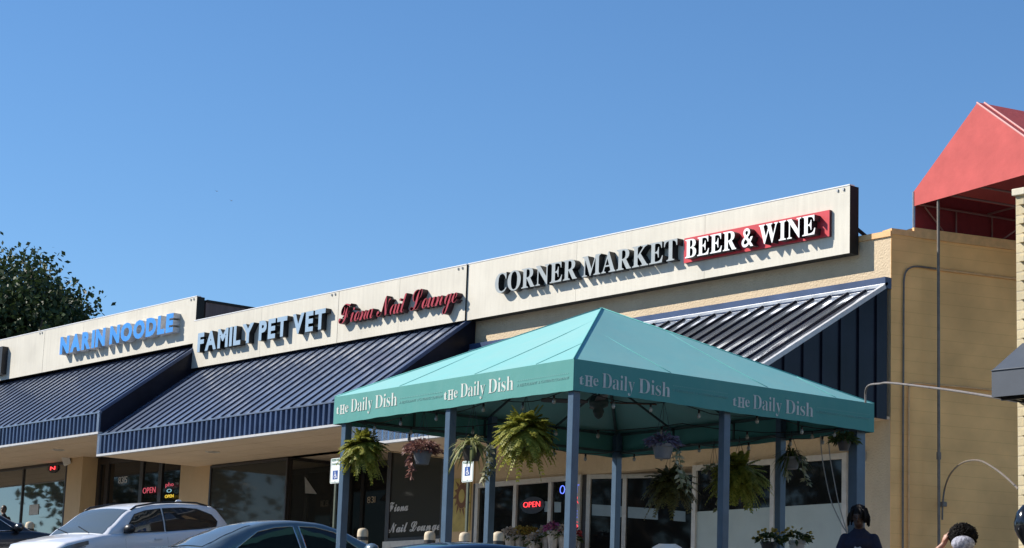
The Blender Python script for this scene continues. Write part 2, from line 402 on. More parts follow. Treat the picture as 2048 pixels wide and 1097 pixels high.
# corner buttress (the wall end stands proud), caps and ledge
mb.prism([wallP(0, -0.5, 0.012), wallP(0.62, -0.5, 0.012), wallP(0.62, zt_a-0.05, 0.012), wallP(0, zt_a-0.05, 0.012)], -WN*0.1)
mb.build('wall_pilaster', side_m, bld, uvdir=(CORNER, WD))
mb = MB()
def capbox(s0, s1, z0, z1, o0, o1): mb.prism([wallP(s0, z0, o1), wallP(s1, z0, o1), wallP(s1, z1, o1), wallP(s0, z1, o1)], -WN*(o1-o0))
capbox(0.0, s_step, zt_a-0.05, zt_a+0.05, -0.27, 0.03)
capbox(s_step, 16, zt_b-0.17, zt_b, -0.27, 0.035)
mb.box(B2, CORNER.x+0.02, YW-0.03, YW+0.27, zc_top-0.088, zc_top+0.01)
mb.build('parapet_cap', cap_m, bld)
mb = MB()
zl = onPl(1950, 549, CORNER, WN).z
mb.tube([wallP(s, zl, 0.03) for s in (0.75, 16)], 0.02, 8); mb.build('wall_ledge', ochre_pipe, bld)
# flat roofs and the dark clad step between section 1 and section 2
mb = MB()
mb.box(B0, B1, YW+0.3, YW+14, 8.9, 9.0); mb.box(B1, B2, YW+0.3, YW+14, 8.1, 8.2); mb.box(B2, -24.9, YW+0.25, YW+14, 7.5, 7.6)
mb.build('roof', roof_grey, bld)
mb = MB(); mb.box(B1-0.25, B1+0.012, YW-0.01, YW+9, 8.0, ztop1-0.06); mb.box(B1-0.29, B1+0.04, YW+0.0, YW+9, ztop1-0.06, ztop1+0.0, 1)
mb.build('roof_step_cladding', [brown_siding, dark_trim], bld)

# ---- storefront glazing
def glazing(name, p0, d, w, z0, z1, cuts, fr_m, gl_m, fw=0.06, dep=0.07, transom=None, fill=None):
    """p0: left bottom corner on plan, d: direction along the wall. frame is the part, panes its sub-parts"""
    d = Vector((d[0], d[1], 0)).normalized(); n = Vector((d.y, -d.x, 0)); p0 = Vector((p0[0], p0[1], 0))
    def Q(u, o, z): return p0+d*u+n*o+Vector((0, 0, z))
    mb = MB()
    def bx(u0, u1, za, zb_, o0=-dep/2, o1=dep/2):
        vs = [Q(u, o, z) for z in (za, zb_) for o in (o1, o0) for u in (u0, u1)]
        mb.add(vs, ((0, 2, 3, 1), (4, 5, 7, 6), (0, 1, 5, 4), (1, 3, 7, 5), (3, 2, 6, 7), (2, 0, 4, 6)))
    ed = [0]+list(cuts)+[w]
    for c in ed: 
        u0 = min(max(c-fw/2, 0), w-fw); bx(u0, u0+fw, z0, z1)
    for za in (z0, z1-fw)+((transom,) if transom else ()):
        for a, b in zip(ed[:-1], ed[1:]):
            bx(a+fw*0.55, b-fw*0.55, za, za+fw, -dep/2+0.003, dep/2-0.003)
    o = mb.build(name, fr_m, bld)
    for i, (a, b) in enumerate(zip(ed[:-1], ed[1:])):
        m2 = MB(); m2.quad(Q(a, 0, z0), Q(b, 0, z0), Q(b, 0, z1), Q(a, 0, z1)); m2.build('pane', gl_m if not isinstance(gl_m, list) else gl_m[i], o)
        if fill:
            m3 = MB(); m3.quad(Q(a+fw*0.4, 0.006, z0), Q(b-fw*0.4, 0.006, z0), Q(b-fw*0.4, 0.006, fill), Q(a+fw*0.4, 0.006, fill)); m3.build('window_film', white_film, o)
    return o, Q
xA = FX(134)
w1, _ = glazing('window', (-66, YW), (1, 0), xA+66, 3.3, SF[1]-0.02, [4.4, FX(47.5)+66], bronze, glass_mirror)
zf = 2.6
w2, Q2 = glazing('entrance_door', (-52.62, 28.44), (1, 0), -48.1+52.62, zf, SF[1]-0.02,
                 [FX(215, 960, 28.44)+52.62, FX(284, 960, 28.44)+52.62, FX(322, 960, 28.44)+52.62], bronze, glass, fw=0.17)
xa, xb = FX(421), -43.22
w3, Q3 = glazing('window', (xa, YW), (1, 0), xb-xa, 2.6, SF[2]-0.02, [], bronze, glass_g)
w4, Q4 = glazing('window', (xb, YW+0.03), (0, 1), 1.75, 2.4, SF[2]-0.02, [], bronze, mat('tinted_side_glass', (0.20, 0.20, 0.18), 0.03, metal=0.8, bump=0.01, bscale=0.8))
w5, Q5 = glazing('shop_door', (xb+0.05, 30.0), (1, 0), 4.0, 2.0, SF[2]-0.02, [0.55, 1.7], bronze, glass, fw=0.12)
xc, xd = FX(780), FX(889)
zsill = onY(830, 1081, YW).z
w6, Q6 = glazing('window', (xc, YW), (1, 0), xd-xc, zsill, SF[2]-0.02, [], bronze, glass_g, fw=0.07)
mb = MB(); mb.box(xc-0.05, xd+0.02, YW-0.09, YW+0.04, zsill-0.14, zsill-0.004); mb.build('window_sill', alu, w6)
mb = MB(); mb.box(xc, xd, YW+0.0, YW+0.2, 1.4, zsill-0.14); mb.box(xd, FX(904), YW-0.01, YW+0.22, 1.4, SF[2]-0.03); mb.box(xc-0.12, xc-0.01, YW, YW+1.7, 1.4, SF[2]-0.03)
mb.build('bulkhead', bronze, bld)
# section 3
x0, x1 = FX(955), FX(1165)
w7, Q7 = glazing('window', (x0, YW), (1, 0), x1-x0, 1.9, hd3, [FX(983)-x0, FX(1034)-x0, FX(1104)-x0], alu, glass, fw=0.10, dep=0.1)
xe0, xe1 = FX(1173), -30.72
e_d = Vector((xe1-xe0, 29.15-(YW+0.03), 0)); e_m = e_d.length*0.385; e_d = e_d*((FX(1384)-xe0-0.06)/(xe1-xe0)); zE = onY(1248, 950, 28.7).z
w8, Q8 = glazing('entrance_door', (xe0, YW+0.03), e_d, e_d.length, 1.75, zE, [e_m], alu, glass, fw=0.085, dep=0.09)
mb = MB(); dd = e_d.normalized(); nn = Vector((dd.y, -dd.x, 0))
A = Vector((xe0, YW+0.03, 0)); mb.prism([A+Vector((0, 0, zE)), A+e_d+Vector((0, 0, zE)), A+e_d+Vector((0, 0, SF[3])), A+Vector((0, 0, SF[3]))], -nn*0.1); mb.build('door_header', plaster, bld)
mb = MB(); mb.box(x1, xe0, YW-0.005, YW+0.06, 1.6, hd3); mb.build('door_jamb', bronze, bld)
mb = MB(); mb.box(FX(1381), FX(1388), YW+0.04, 29.7, 1.5, SF[3]-0.03); mb.build('door_jamb', bronze, bld)
x2, x3 = FX(1388), FX(1696)
zfilm = onY(1475, 1019, YW).z
w9, Q9 = glazing('window', (x2, YW), (1, 0), x3-x2, 1.5, z_r, [FX(1548)-x2], alu, glass, fw=0.10, dep=0.1, fill=zfilm)
mb = MB(); mb.box(FX(948), FX(957), YW-0.01, YW+0.1, 1.6, hd3); mb.build('door_jamb', bronze, bld)
# poster with a sun on the pillar
pz0, pz1 = onY(925, 1063, YW).z, onY(925, 957, YW).z
mb = MB(); px0, px1 = FX(906), FX(944); mb.box(px0, px1, YW-0.02, YW-0.004, pz0, pz1)
post = thing('sun_poster', ((px0+px1)/2, YW, pz0), 'yellow poster with a brown sun face on the tan pillar', 'poster')
mb.build('sheet', mat('ochre_poster', (0.42, 0.31, 0.08), 0.6, var=0.25, scale=5), post)
sc_ = MB(); cx, cz = px0+(px1-px0)*0.55, pz0+(pz1-pz0)*0.66; R0 = 0.26
sc_.poly([(cx+R0*math.cos(a)*0.72, YW-0.0245, cz+R0*math.sin(a)) for a in np.linspace(0, 2*math.pi, 24, endpoint=False)])
for k in range(14):
    a = 2*math.pi*k/14; r2 = R0*(1.75 if k % 2 else 1.45); q = 0.17
    sc_.poly([(cx+R0*1.04*math.cos(a-q)*0.72, YW-0.024, cz+R0*1.04*math.sin(a-q)), (cx+R0*1.04*math.cos(a+q)*0.72, YW-0.024, cz+R0*1.04*math.sin(a+q)), (cx+r2*math.cos(a+0.1)*0.72, YW-0.024, cz+r2*math.sin(a+0.1))])
sc_.build('sun_emblem', mat('brown_print', (0.16, 0.06, 0.02), 0.6), post)
mb = MB(); mb.poly([(cx+R0*0.55*math.cos(a)*0.72, YW-0.029, cz+R0*0.55*math.sin(a)) for a in np.linspace(0, 2*math.pi, 20, endpoint=False)]); mb.build('sun_face', MATS['ochre_poster'], post)

def glass_band(parent, Pq, n, corners_, name='reflected_band'):  # pale strips laid on the glass in place of a reflected band
    mb = MB(); pts = [onPl(x, y, Pq+n*0.012, n) for x, y in corners_]; mb.prism(pts, n*0.003); mb.build(name, mat('pale_reflection_tone', (0.25, 0.31, 0.33), 0.3, var=0.12, scale=3), parent)
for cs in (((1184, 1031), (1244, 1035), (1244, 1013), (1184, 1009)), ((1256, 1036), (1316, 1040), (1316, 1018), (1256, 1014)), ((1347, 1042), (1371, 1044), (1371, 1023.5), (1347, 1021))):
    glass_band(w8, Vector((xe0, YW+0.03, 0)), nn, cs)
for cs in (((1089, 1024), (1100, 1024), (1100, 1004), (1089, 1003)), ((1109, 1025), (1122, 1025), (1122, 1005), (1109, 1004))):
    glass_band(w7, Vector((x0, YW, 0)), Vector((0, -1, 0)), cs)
# writing on the glass
def onglass(Qf, u0, z0): return lambda u, v, t: Qf(u0+u, 0.012+t, z0+v)
def glass_text(parent, Qf, pxs, Y, p0x, text, style, m, offset=0.0, capref='E', shear=0.0, gap=0.09, space=0.3, th=0.004):
    (xl, yb), (xr, yt) = pxs
    a = onY(xl, yb, Y); b = onY(xr, yt, Y)
    w = b.x-a.x; h = b.z-a.z
    return flat_text(text, style, onglass(Qf, a.x-p0x, a.z), w, h, offset, gap, space, capref, th, shear).build('lettering', m, parent)
pale_paint = mat('pale_window_paint', (0.50, 0.47, 0.43), 0.6, var=0.1)
gold_num = mat('dull_gold_numerals', (0.50, 0.38, 0.26), 0.5)
ident = lambda s: s
L0 = onY(775, 1034, YW)
glass_text(w6, Q6, ((776, 1025), (818, 1002.5)), YW, xc, 'Fiona', script, pale_paint, capref='F', gap=0.0, offset=0.014)
glass_text(w6, Q6, ((777, 1067), (882, 1040)), YW, xc, 'Nail Lounge', script, pale_paint, capref='N', gap=0.0, space=0.25, offset=0.014)
glass_text(w5, Q5, ((735, 1007), (752, 993)), 30.0, xb+0.05, '831', ident, gold_num, capref='8', gap=0.08)
glass_text(w2, Q2, ((237, 968), (256, 953)), 28.44, -52.62, '8315', ident, pale_paint, capref='8', gap=0.06)
# faint blinds and a sun patch shaped as a sheet in the dog-leg window
mb = MB(); a, b, c = onX(609, 954, xb), onX(610, 987, xb), onX(633, 988.5, xb)
mb.prism([a+Vector((0.012, 0, 0)), b+Vector((0.012, 0, 0)), c+Vector((0.012, 0, 0))], (0.003, 0, 0))
o = mb.build('notice_or_sun_patch', mat('paper', (0.46, 0.44, 0.40), 0.8, var=0.1, scale=15)); tag(o, 'small white triangle on the side window standing for a sunlit patch of a paper notice', 'notice')
mb = MB(); pa = onY(157, 0+1008, YW)
p1, p2 = onY(57, 1031, YW-0.02), onY(77, 1008.5, YW-0.02)
mb.box(p1.x, p2.x, YW-0.014, YW-0.01, p1.z, p2.z)
o = mb.build('notice_or_sun_patch', mat('paper', (0.42, 0.40, 0.36), 0.8)); tag(o, 'white paper sheet taped low inside the leftmost shop window', 'notice')

# ------------------------------------------------------------------ ribbed metal awnings
def awning(xl, xr, zb, zv, yf, ztop, ytop, kind, label):
    r = thing('metal_awning', ((xl+xr)/2, yf, zb), label, 'awning', 'ribbed metal awnings over the shopfronts')
    if kind != 'gloss': ztop = zv+(ztop-zv)*(28.26-yf)/(ytop-yf); ytop = 28.26
    sl = Vector((0, ytop-yf, ztop-zv)); L = sl.length; t = sl/L; n = Vector((0, -t.z, t.y))
    gl = kind == 'gloss'; mm = navy_gloss if gl else navy_roof
    pitch = 0.40 if not gl else 0.405
    N = int(round((xr-xl)/pitch)); pitch = (xr-xl)/N
    mb = MB(); F = lambda x, s, h: Vector((x, yf, zv))+t*s+n*h
    # profile across: pan, rib
    rw, rh = (0.05, 0.030) if not gl else (0.028, 0.040)
    prof = []
    for i in range(N):
        x = xl+i*pitch
        jit = random.uniform(-0.004, 0.004)
        prof += [(x+0.02, 0.0), (x+pitch*0.45, jit), (x+pitch-rw-0.012, 0.0), (x+pitch-rw, rh), (x+pitch-0.008, rh), (x+pitch, 0.0)]
    prof = [(xl, 0.0)]+prof
    top = L*(0.945 if not gl else 0.985)
    ss = [0.0, 0.02, L*0.33, L*0.66, top-0.02, top]
    for j, (sa, sb) in enumerate(zip(ss[:-1], ss[1:])):
        for ip, ((xa_, ha), (xb_, hb)) in enumerate(zip(prof[:-1], prof[1:])):
            f0 = 0.12 if j == 0 else 1; f1 = 0.12 if j == len(ss)-2 else 1
            mb.quad(F(xa_, sa, ha*f0), F(xb_, sa, hb*f0), F(xb_, sb, hb*f1), F(xa_, sb, ha*f1), 1 if ip % 6 in (3, 4, 5) else 0)
    mb.build('roof_sheet', [mm, navy_end if gl else navy_rib], r)  # rib faces take a darker colour that imitates their shade
    # corrugated valance
    mb = MB(); vp = 0.2; M = int((xr-xl)/vp); vp = (xr-xl)/M; rr = 0.05
    pr = [(xl, 0.0)]
    for i in range(M):
        x = xl+i*vp; pr += [(x+0.005, 0.0), (x+vp*0.5, 0.0), (x+vp*0.58, rr), (x+vp*0.92, rr), (x+vp, 0.0)]
    for (xa_, ha), (xb_, hb) in zip(pr[:-1], pr[1:]):
        mb.quad((xa_, yf-ha, zb+0.04), (xb_, yf-hb, zb+0.04), (xb_, yf-hb, zv-0.035), (xa_, yf-ha, zv-0.035))
    mb.quad((xl, yf+0.04, zb+0.04), (xr, yf+0.04, zb+0.04), (xr, yf+0.04, zv-0.035), (xl, yf+0.04, zv-0.035))
    mb.build('valance', navy_val if not gl else navy_gloss, r)
    mb = MB(); mb.box(xl, xr+0.01, yf-0.055, yf+0.06, zb-0.01, zb+0.04); mb.build('drip_edge', pale_edge, r)
    mb = MB(); mb.box(xl, xr+0.005, yf-0.06, yf+0.02, zv-0.035, zv-0.004)
    for xx in (xl-0.005, xr-0.10):
        mb.box(xx, xx+0.11, yf-0.052, yf-0.047, zb+0.04, zv-0.036)
    mb.build('fascia_strip', mm, r)
    # end panels
    for xx, sgn in ((xl, -1), (xr, 1)):
        mb = MB(); poly = [(xx, yf, zb), (xx, ytop, zb if gl else zv-0.9), (xx, ytop, ztop), (xx, yf, zv)]
        if not gl: poly = [(xx, yf, zb), (xx, ytop, zb), (xx, ytop, ztop), (xx, yf, zv)]
        mb.prism(poly, (-0.02*sgn, 0, 0))
        if gl:
            for k in range(1, 7):
                yk = yf+k*(ytop-yf)/6.6; zk = zv+(yk-yf)*t.z/t.y
                mb.box(xx, xx+0.035*sgn, yk-0.03, yk+0.03, zb+0.01, zk-0.02)
        mb.build('end_panel', navy_end, r)
        if sgn > 0:
            mb = MB(); mb.bar(F(xx-0.02, 0, 0.03), F(xx-0.02, L*0.985, 0.03), 0.075, 0.075, up=n); mb.build('edge_trim', pale_edge if gl else navy_val, r)
    if not gl: mb = MB(); mb.add([F(x, s_, h) for h in (0.0, 0.045) for s_ in (top-0.01, L) for x in (xl, xr)], ((0, 1, 3, 2), (4, 6, 7, 5), (0, 4, 5, 1), (1, 5, 7, 3), (3, 7, 6, 2), (2, 6, 4, 0))); mb.build('flashing_or_shade_strip', navy_rib, r)  # dark strip put in as the sign board's shadow on the pans
    if gl: mb = MB(); mb.box(xl, xr, ytop-0.05, YW-0.002, ztop-0.02, ztop+0.17); mb.build('flashing_or_shade_strip', navy_val, r)
    if gl:
        mb = MB(); mb.bar(F(xl, L*1.0, 0.05), F(xr, L*1.0, 0.05), 0.10, 0.05, up=n); mb.build('top_flashing', white_flash, r)
    return r
zv2 = onY(203.8, 869, 25.56).z
zt2 = onX(927, 656, B2).z+0.02; yt2 = onX(927, 656, B2).y
zv1 = zv2+0.55; zt1 = onX(386, 707, B1).z
awning(B0, B1, SF[1], zv1, 25.56, zv1+(zt2-zv2), yt2, 'navy', 'navy ribbed metal awning under the blue noodle shop sign')
awning(B1, B2, SF[2], zv2, 25.56, zt2, yt2, 'navy', 'navy ribbed metal awning under the pet vet and red nail lounge signs')
awning(B2, CORNER.x+0.02, SF[3]-0.01, 5.37, 25.25, 7.10, 28.17, 'gloss', 'glossy navy awning with ribbed end panel under the corner market sign')

# ------------------------------------------------------------------ sign boards
def board(xl, xr, z0, z1, yf, seams, label, cuts=()):
    r = thing('sign_board', ((xl+xr)/2, yf, z0), label, 'sign', 'cream sign boards along the roofline')
    ed = [xl]+list(seams)+[xr]; mb = MB()
    for a, b in zip(ed[:-1], ed[1:]):
        g0 = 0.012 if a != xl else 0; mb.box(a+g0, b, yf, yf+0.225, z0, z1, [1, 0, 0, 1, 1, 1])
    mb.box(xl+0.05, xr-0.05, yf+0.02, yf+0.2, z0+0.03, z1-0.03, 1)
    mb.build('panel', [cream, dark_trim], r)
    mb = MB(); mb.box(xl, xr, yf-0.008, yf+0.12, z1+0.0015, z1+0.022); mb.build('top_trim', white_flash, r)
    mb = MB()
    for c in cuts: mb.box(c-0.004, c+0.004, yf-0.0025, yf+0.002, z0+0.005, z1-0.005)
    if cuts: mb.build('panel_joint', mat('joint_line', (0.52, 0.49, 0.41), 0.8), r)  # thin line darker than the panel at each joint
    mb = MB()
    for a in ed[1:]:
        for q in (0.16, 0.30): mb.box(a-q, a-q+0.035, yf-0.02, yf+0.005, z1-0.075, z1-0.03)
    mb.build('mounting_clip', galv, r)
    return r
b1 = board(-72, B1, onY(200, 723, P).z, onY(200, 636.7, P).z, P, [onY(87, 700, P).x], 'cream sign board carrying the blue noodle shop letters', [onY(164, 700, P).x])
b2x = onY(678, 640, P).x
b2 = board(B1, B2, onY(660, 689.5, P).z, onY(663, 587, P).z, P-0.035, [b2x], 'cream sign board shared by the pet vet and nail lounge letters', [onY(525, 640, P).x, onY(801, 600, P).x])
b3 = board(B2+0.004, onY(1699.5, 440, P).x, onY(1318, 573.6, P).z, onY(1319, 450, P).z, P, [], 'cream sign board with corner market letters at the right end', [onY(1152, 560, P).x, onY(1409, 500, P).x])
mb = MB(); a = onY(1700, 440, P+0.22); 
mb.bar((a.x-0.25, P+0.2, 8.55), (a.x-0.25+0.3, YW+0.7, 8.0), 0.05, 0.05); mb.build('brace', dark_trim, b3)
DL = 0.15
def place(board_, text, style, pbl, ptr, yface, face, side, depth=DL, **kw):
    a = onY(*pbl, yface-depth); b = onY(*ptr, yface-depth)
    sign_letters(board_, text, letters(text, style, a.x, b.x, a.z, b.z, **kw), yface, depth, face, side)
blk = mat('black_letter_return', (0.012, 0.012, 0.013), 0.45)
blue_face = mat('blue_letter_face', (0.05, 0.26, 0.68), 0.35, var=0.15, scale=4, stretch=(2, 1, 0.3))
white_ret = mat('white_letter_return', (0.55, 0.55, 0.56), 0.5, var=0.15)
pale_face = mat('pale_blue_letter_face', (0.29, 0.40, 0.51), 0.35, var=0.05)
grey_face = mat('grey_letter_face', (0.34, 0.37, 0.37), 0.4, var=0.06)
white_face = mat('white_letter_face', (0.85, 0.85, 0.83), 0.35)
red_face = mat('red_letter_face', (0.36, 0.022, 0.035), 0.4, var=0.2)
dred = mat('dark_red_letter_core', (0.10, 0.016, 0.02), 0.5)
place(b1, 'NARIN NOODLE', ident, (119, 710), (348, 626), P, blue_face, white_ret, depth=0.2, offset=0.06, gap=0.09, space=0.26)
place(b2, 'FAMILY PET VET', ident, (394.2, 705.3), (651.8, 616.6), P-0.035, pale_face, blk, offset=0.045, gap=0.10, space=0.26)
place(b3, 'CORNER MARKET', serif, (989.5, 588), (1355, 477), P, grey_face, blk, offset=0.004, gap=0.05, space=0.22)
a = onY(1367.5, 527, P-0.06); b = onY(1659, 420, P-0.06)
mb = MB(); mb.box(a.x, b.x, P-0.06, P-0.003, a.z, b.z, [1, 0, 0, 1, 1, 1]); mb.build('red_panel', [mat('red_sign_panel', (0.55, 0.035, 0.045), 0.4, var=0.08), dred], b3)
place(b3, 'BEER & WINE', serif, (1370.2, 517.5), (1631, 429.3), P-0.06, white_face, blk, depth=0.15, offset=0.006, gap=0.06, space=0.22)
# nail lounge script: red rims round a darker core
yb2 = P-0.035
a = onY(690, 645, yb2-DL); b = onY(914, 574, yb2-DL)
Ls = letters('Fiona Nail Lounge', script, a.x-0.26, b.x+0.02, a.z-0.02, a.z+0.42, offset=-0.010, gap=-0.012, space=0.24, capref='F')
sign_letters(b2, 'script', Ls, yb2, DL, red_face, mat('dark_red_return', (0.045, 0.012, 0.014), 0.5))
# last letter return of the sign at the left edge
a = onY(1, 756, P-0.18); b = onY(7, 692, P)
mb = MB(); mb.box(a.x-0.5, a.x-0.02, P-0.18, P-0.004, onY(0, 748, P-0.18).z, onY(0, 694, P-0.18).z, [1, 1, 0, 1, 1, 1]); mb.build('letter', [blk, blk], b1)

# ------------------------------------------------------------------ the teal canopy
K = 25.0/27
FR = Vector((-20.345, 17.359, 3.71))*K; ZT = 4.10*K; CW, CD = 5.436*K, 5.2*K; CA = rad(-2.2714)
cu = Vector((math.cos(CA), math.sin(CA), 0)); cv = Vector((-math.sin(CA), math.cos(CA), 0))
cc = FR-cu*(CW/2)+cv*(CD/2); GZ = ground(cc.x, cc.y)
canopy = thing('fabric_canopy', (cc.x, cc.y, GZ), 'teal pyramid fabric canopy on square blue posts in front of the shops', 'canopy', rot=(0, 0, CA))
hz0, hz1 = FR.z-GZ, ZT-GZ; hx, hy = CW/2, CD/2
apx = Vector(ray(1202, 617)); tt = (cc.x*apx.x+cc.y*apx.y)/(apx.x**2+apx.y**2); hA = apx.z*tt-GZ
def loc2w(p): p = Vector(p); return Vector((cc.x, cc.y, GZ))+cu*p.x+cv*p.y+Vector((0, 0, p.z))
corners = [(-hx, -hy), (hx, -hy), (hx, hy), (-hx, hy)]
mb = MB()
for k in range(4):
    a = Vector((*corners[k], hz1)); b = Vector((*corners[(k+1) % 4], hz1)); c = Vector((0, 0, hA))
    n_ = 10; rows = []
    for i in range(n_+1):
        t_ = i/n_; l = a.lerp(c, t_); r_ = b.lerp(c, t_); sag = -0.02*math.sin(math.pi*t_)
        rows.append([l.lerp(r_, j/8)+Vector((0, 0, sag*math.sin(math.pi*j/8)+0.003*math.sin(j*2.1+i*0.9+k)*math.sin(math.pi*j/8)*math.sin(math.pi*t_))) for j in range(9)])
    mb.grid(rows)
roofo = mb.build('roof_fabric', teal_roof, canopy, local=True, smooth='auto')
mb = MB()
for k in range(4):   # piped hips and seams
    a = Vector((*corners[k], hz1)); c = Vector((0, 0, hA+0.004)); mb.tube([a+Vector((0, 0, 0.004)), c], 0.009, 6)
    b = Vector((*corners[(k+1) % 4], hz1)); mid = a.lerp(b, 0.5)
    for q in (0.30, 0.62, 0.86):
        e = a.lerp(b, q); dirc = (c-mid); f_ = min(q, 1-q)*2
        pts = [e+dirc*(f_*j/6)+Vector((0, 0, 0.006-0.02*math.sin(math.pi*f_*j/6)*math.sin(math.pi*q))) for j in range(7)]
        mb.tube(pts, 0.0035, 4)
mb.build('seam', mat('teal_seam', (0.11, 0.40, 0.38), 0.8), roofo, local=True, smooth=True)
mb = MB()
for k in range(4):
    a = Vector((*corners[k], 0)); b = Vector((*corners[(k+1) % 4], 0)); nn_ = Vector(((b-a).y, -(b-a).x, 0)).normalized()
    rows = [[a.lerp(b, j/40)+nn_*(0.002*math.sin(j*0.9+k)*zf_*(1 if 0 < j < 40 else 0))+Vector((0, 0, hz1-(hz1-hz0)*zf_+(0.010*math.sin(math.pi*j/20)**2+0.003*math.sin(j*1.7+k) if zf_ == 1 and 0 < j < 40 else 0))) for j in range(41)] for zf_ in (0, 0.33, 0.66, 1)]
    mb.grid(rows)
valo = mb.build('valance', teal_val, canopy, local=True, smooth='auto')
mb = MB()
pw = 0.05
PP = [(-hx+0.19, -hy+0.09), (0.02, -hy+0.09), (hx-0.09, -hy+0.09), (hx-0.12, 0.0), (hx-0.19, hy-0.11), (0.93, hy-0.09), (-hx+0.09, hy-0.09), (-hx+0.17, 0.04)]
def pedge(px_, side):  # solve post offset from the photo column at mid valance height
    return None
for i, (x, y) in enumerate(PP):
    pw = 0.075 if i == 4 else 0.05
    gb = ground(*(loc2w((x, y, 0)).xy))-GZ
    mb = MB(); mb.box(x-pw, x+pw, y-pw, y+pw, gb-0.05, hz1-0.02); mb.box(x-0.09, x+0.09, y-0.09, y+0.09, gb-0.03, gb+0.02)
    mb.build('post', post_m, canopy, local=True, bevel=0.006)
mb = MB(); e = 0.06
for z in (hz0+0.07, hz1-0.04):
    for k in range(4):
        a = Vector((corners[k][0]*(1-e/hx), corners[k][1]*(1-e/hy), z)); b = Vector((corners[(k+1) % 4][0]*(1-e/hx), corners[(k+1) % 4][1]*(1-e/hy), z)); mb.bar(a, b, 0.035)
for k in range(4):
    a = Vector((corners[k][0]*0.98, corners[k][1]*0.97, hz1-0.07)); mb.tube([a, (0, 0, hA-0.10)], 0.022, 6)
    b = Vector((corners[(k+1) % 4][0]*0.98, corners[(k+1) % 4][1]*0.97, hz1-0.07))
    for q in (0.25, 0.5, 0.75):
        m_ = a.lerp(b, q); g_ = min(q, 1-q)*2; c = Vector((0, 0, hA-0.13)); mid = a.lerp(b, 0.5)
        mb.tube([m_, m_+(c-mid)*g_*0.985-Vector((0, 0, 0.02))], 0.016, 6)
        mb.bar((m_.x, m_.y, hz0+0.07), (m_.x, m_.y, hz1-0.04), 0.025)
    h1 = a.lerp(Vector((0, 0, hA-0.12)), 0.45); h2 = b.lerp(Vector((0, 0, hA-0.12)), 0.45); mb.tube([h1, h2], 0.016, 6)
mb.build('frame_tubes', frame_m, canopy, local=True)
# printed valance lettering
def on_front(u0, z0): return lambda u, v, t: Vector((u0+u, -hy-0.003-t, z0+v))
def on_right(u0, z0): return lambda u, v, t: Vector((hx+0.003+t, u0+u, z0+v))
nF = -cv
def lf(x, y): p = onPl(x, y, FR, Vector(cv)); q = p-cc; return Vector((q.dot(cu), q.dot(cv), p.z-GZ))
def lr(x, y): p = onPl(x, y, FR, Vector(cu)); q = p-cc; return Vector((q.dot(cu), q.dot(cv), p.z-GZ))
def logo(front, u0, u1, zb_, hcap):
    T = on_front if front else on_right
    segs = [('t', 0, 0.045, 0.75), ('H', 0.045, 0.115, 0.95), ('e', 0.118, 0.16, 0.62)]
    w = u1-u0; lo = MB()
    for txt, a, b, hh, off in (('t', 0.0, 0.05, 0.66, -0.004), ('H', 0.06, 0.145, 0.72, 0.012), ('e', 0.15, 0.205, 0.66, -0.004), ('Daily', 0.245, 0.60, 1.0, -0.010), ('Dish', 0.645, 1.0, 1.0, -0.010)):
        cap = {'t': 't', 'H': 'H', 'e': 'H'}.get(txt, 'D')
        hc = hcap*(1.0 if cap == 'D' else 0.74)
        dz = {'t': 0.0, 'H': -0.01, 'e': 0.01}.get(txt, 0.0)
        k = flat_text(txt, serif, T(u0+a*w, zb_+dz), (b-a)*w, hc if txt != 't' else hc*0.8, off, 0.055, 0.3, cap, 0.002)
        lo.v, base = lo.v+k.v, len(lo.v); lo.f += [tuple(i+base for i in f_) for f_ in k.f]; lo.m += k.m
    lo.build('lettering', logo_m if front else mat('shaded_print', (0.50, 0.52, 0.50), 0.7, var=0.15, scale=20), valo, local=True)
def tagline(front, u0, u1, zb_):
    T = on_front if front else on_right
    flat_text('A RESTAURANT & CATERING COMPANY', ident, T(u0, zb_), u1-u0, 0.030, -0.004, 0.10, 0.32, 'E', 0.002).build('lettering', logo_faint, valo, local=True)
    mb = MB(); n_ = 26
    for i in range(n_):
        u = u0+(u1-u0)*(i+0.2)/n_; Tt = T(0, 0); mb.add([Tt(u+dx, zb_+0.062+dz, 0.001) for dx, dz in ((0, 0), (0.013, 0), (0.013, 0.010), (0, 0.010))], ((0, 1, 2, 3),))
    mb.build('dotted_rule', logo_faint, valo, local=True)
capH = 0.165
a = lf(673, 829); logo(True, a.x, lf(794, 812).x, a.z, capH)
a2_ = lf(888, 800); logo(True, a2_.x, lf(1027, 780).x, lf(921, 794).z-0.01, capH)
tagline(True, lf(799, 805).x, lf(885, 795).x, lf(799, 808).z); tagline(True, lf(1034, 770).x, lf(1138, 757).x, lf(1034, 774).z)
a = lr(1158, 764); logo(False, a.y, lr(1340, 790).y, lr(1208, 776).z, capH)
a = lr(1465, 806); logo(False, a.y, lr(1626, 830).y, lr(1510, 818).z, capH)
tagline(False, lr(1345, 785).y, lr(1456, 803).y, lr(1345, 783).z); tagline(False, lr(1634, 828).y, lr(1740, 840).y, lr(1634, 826).z)

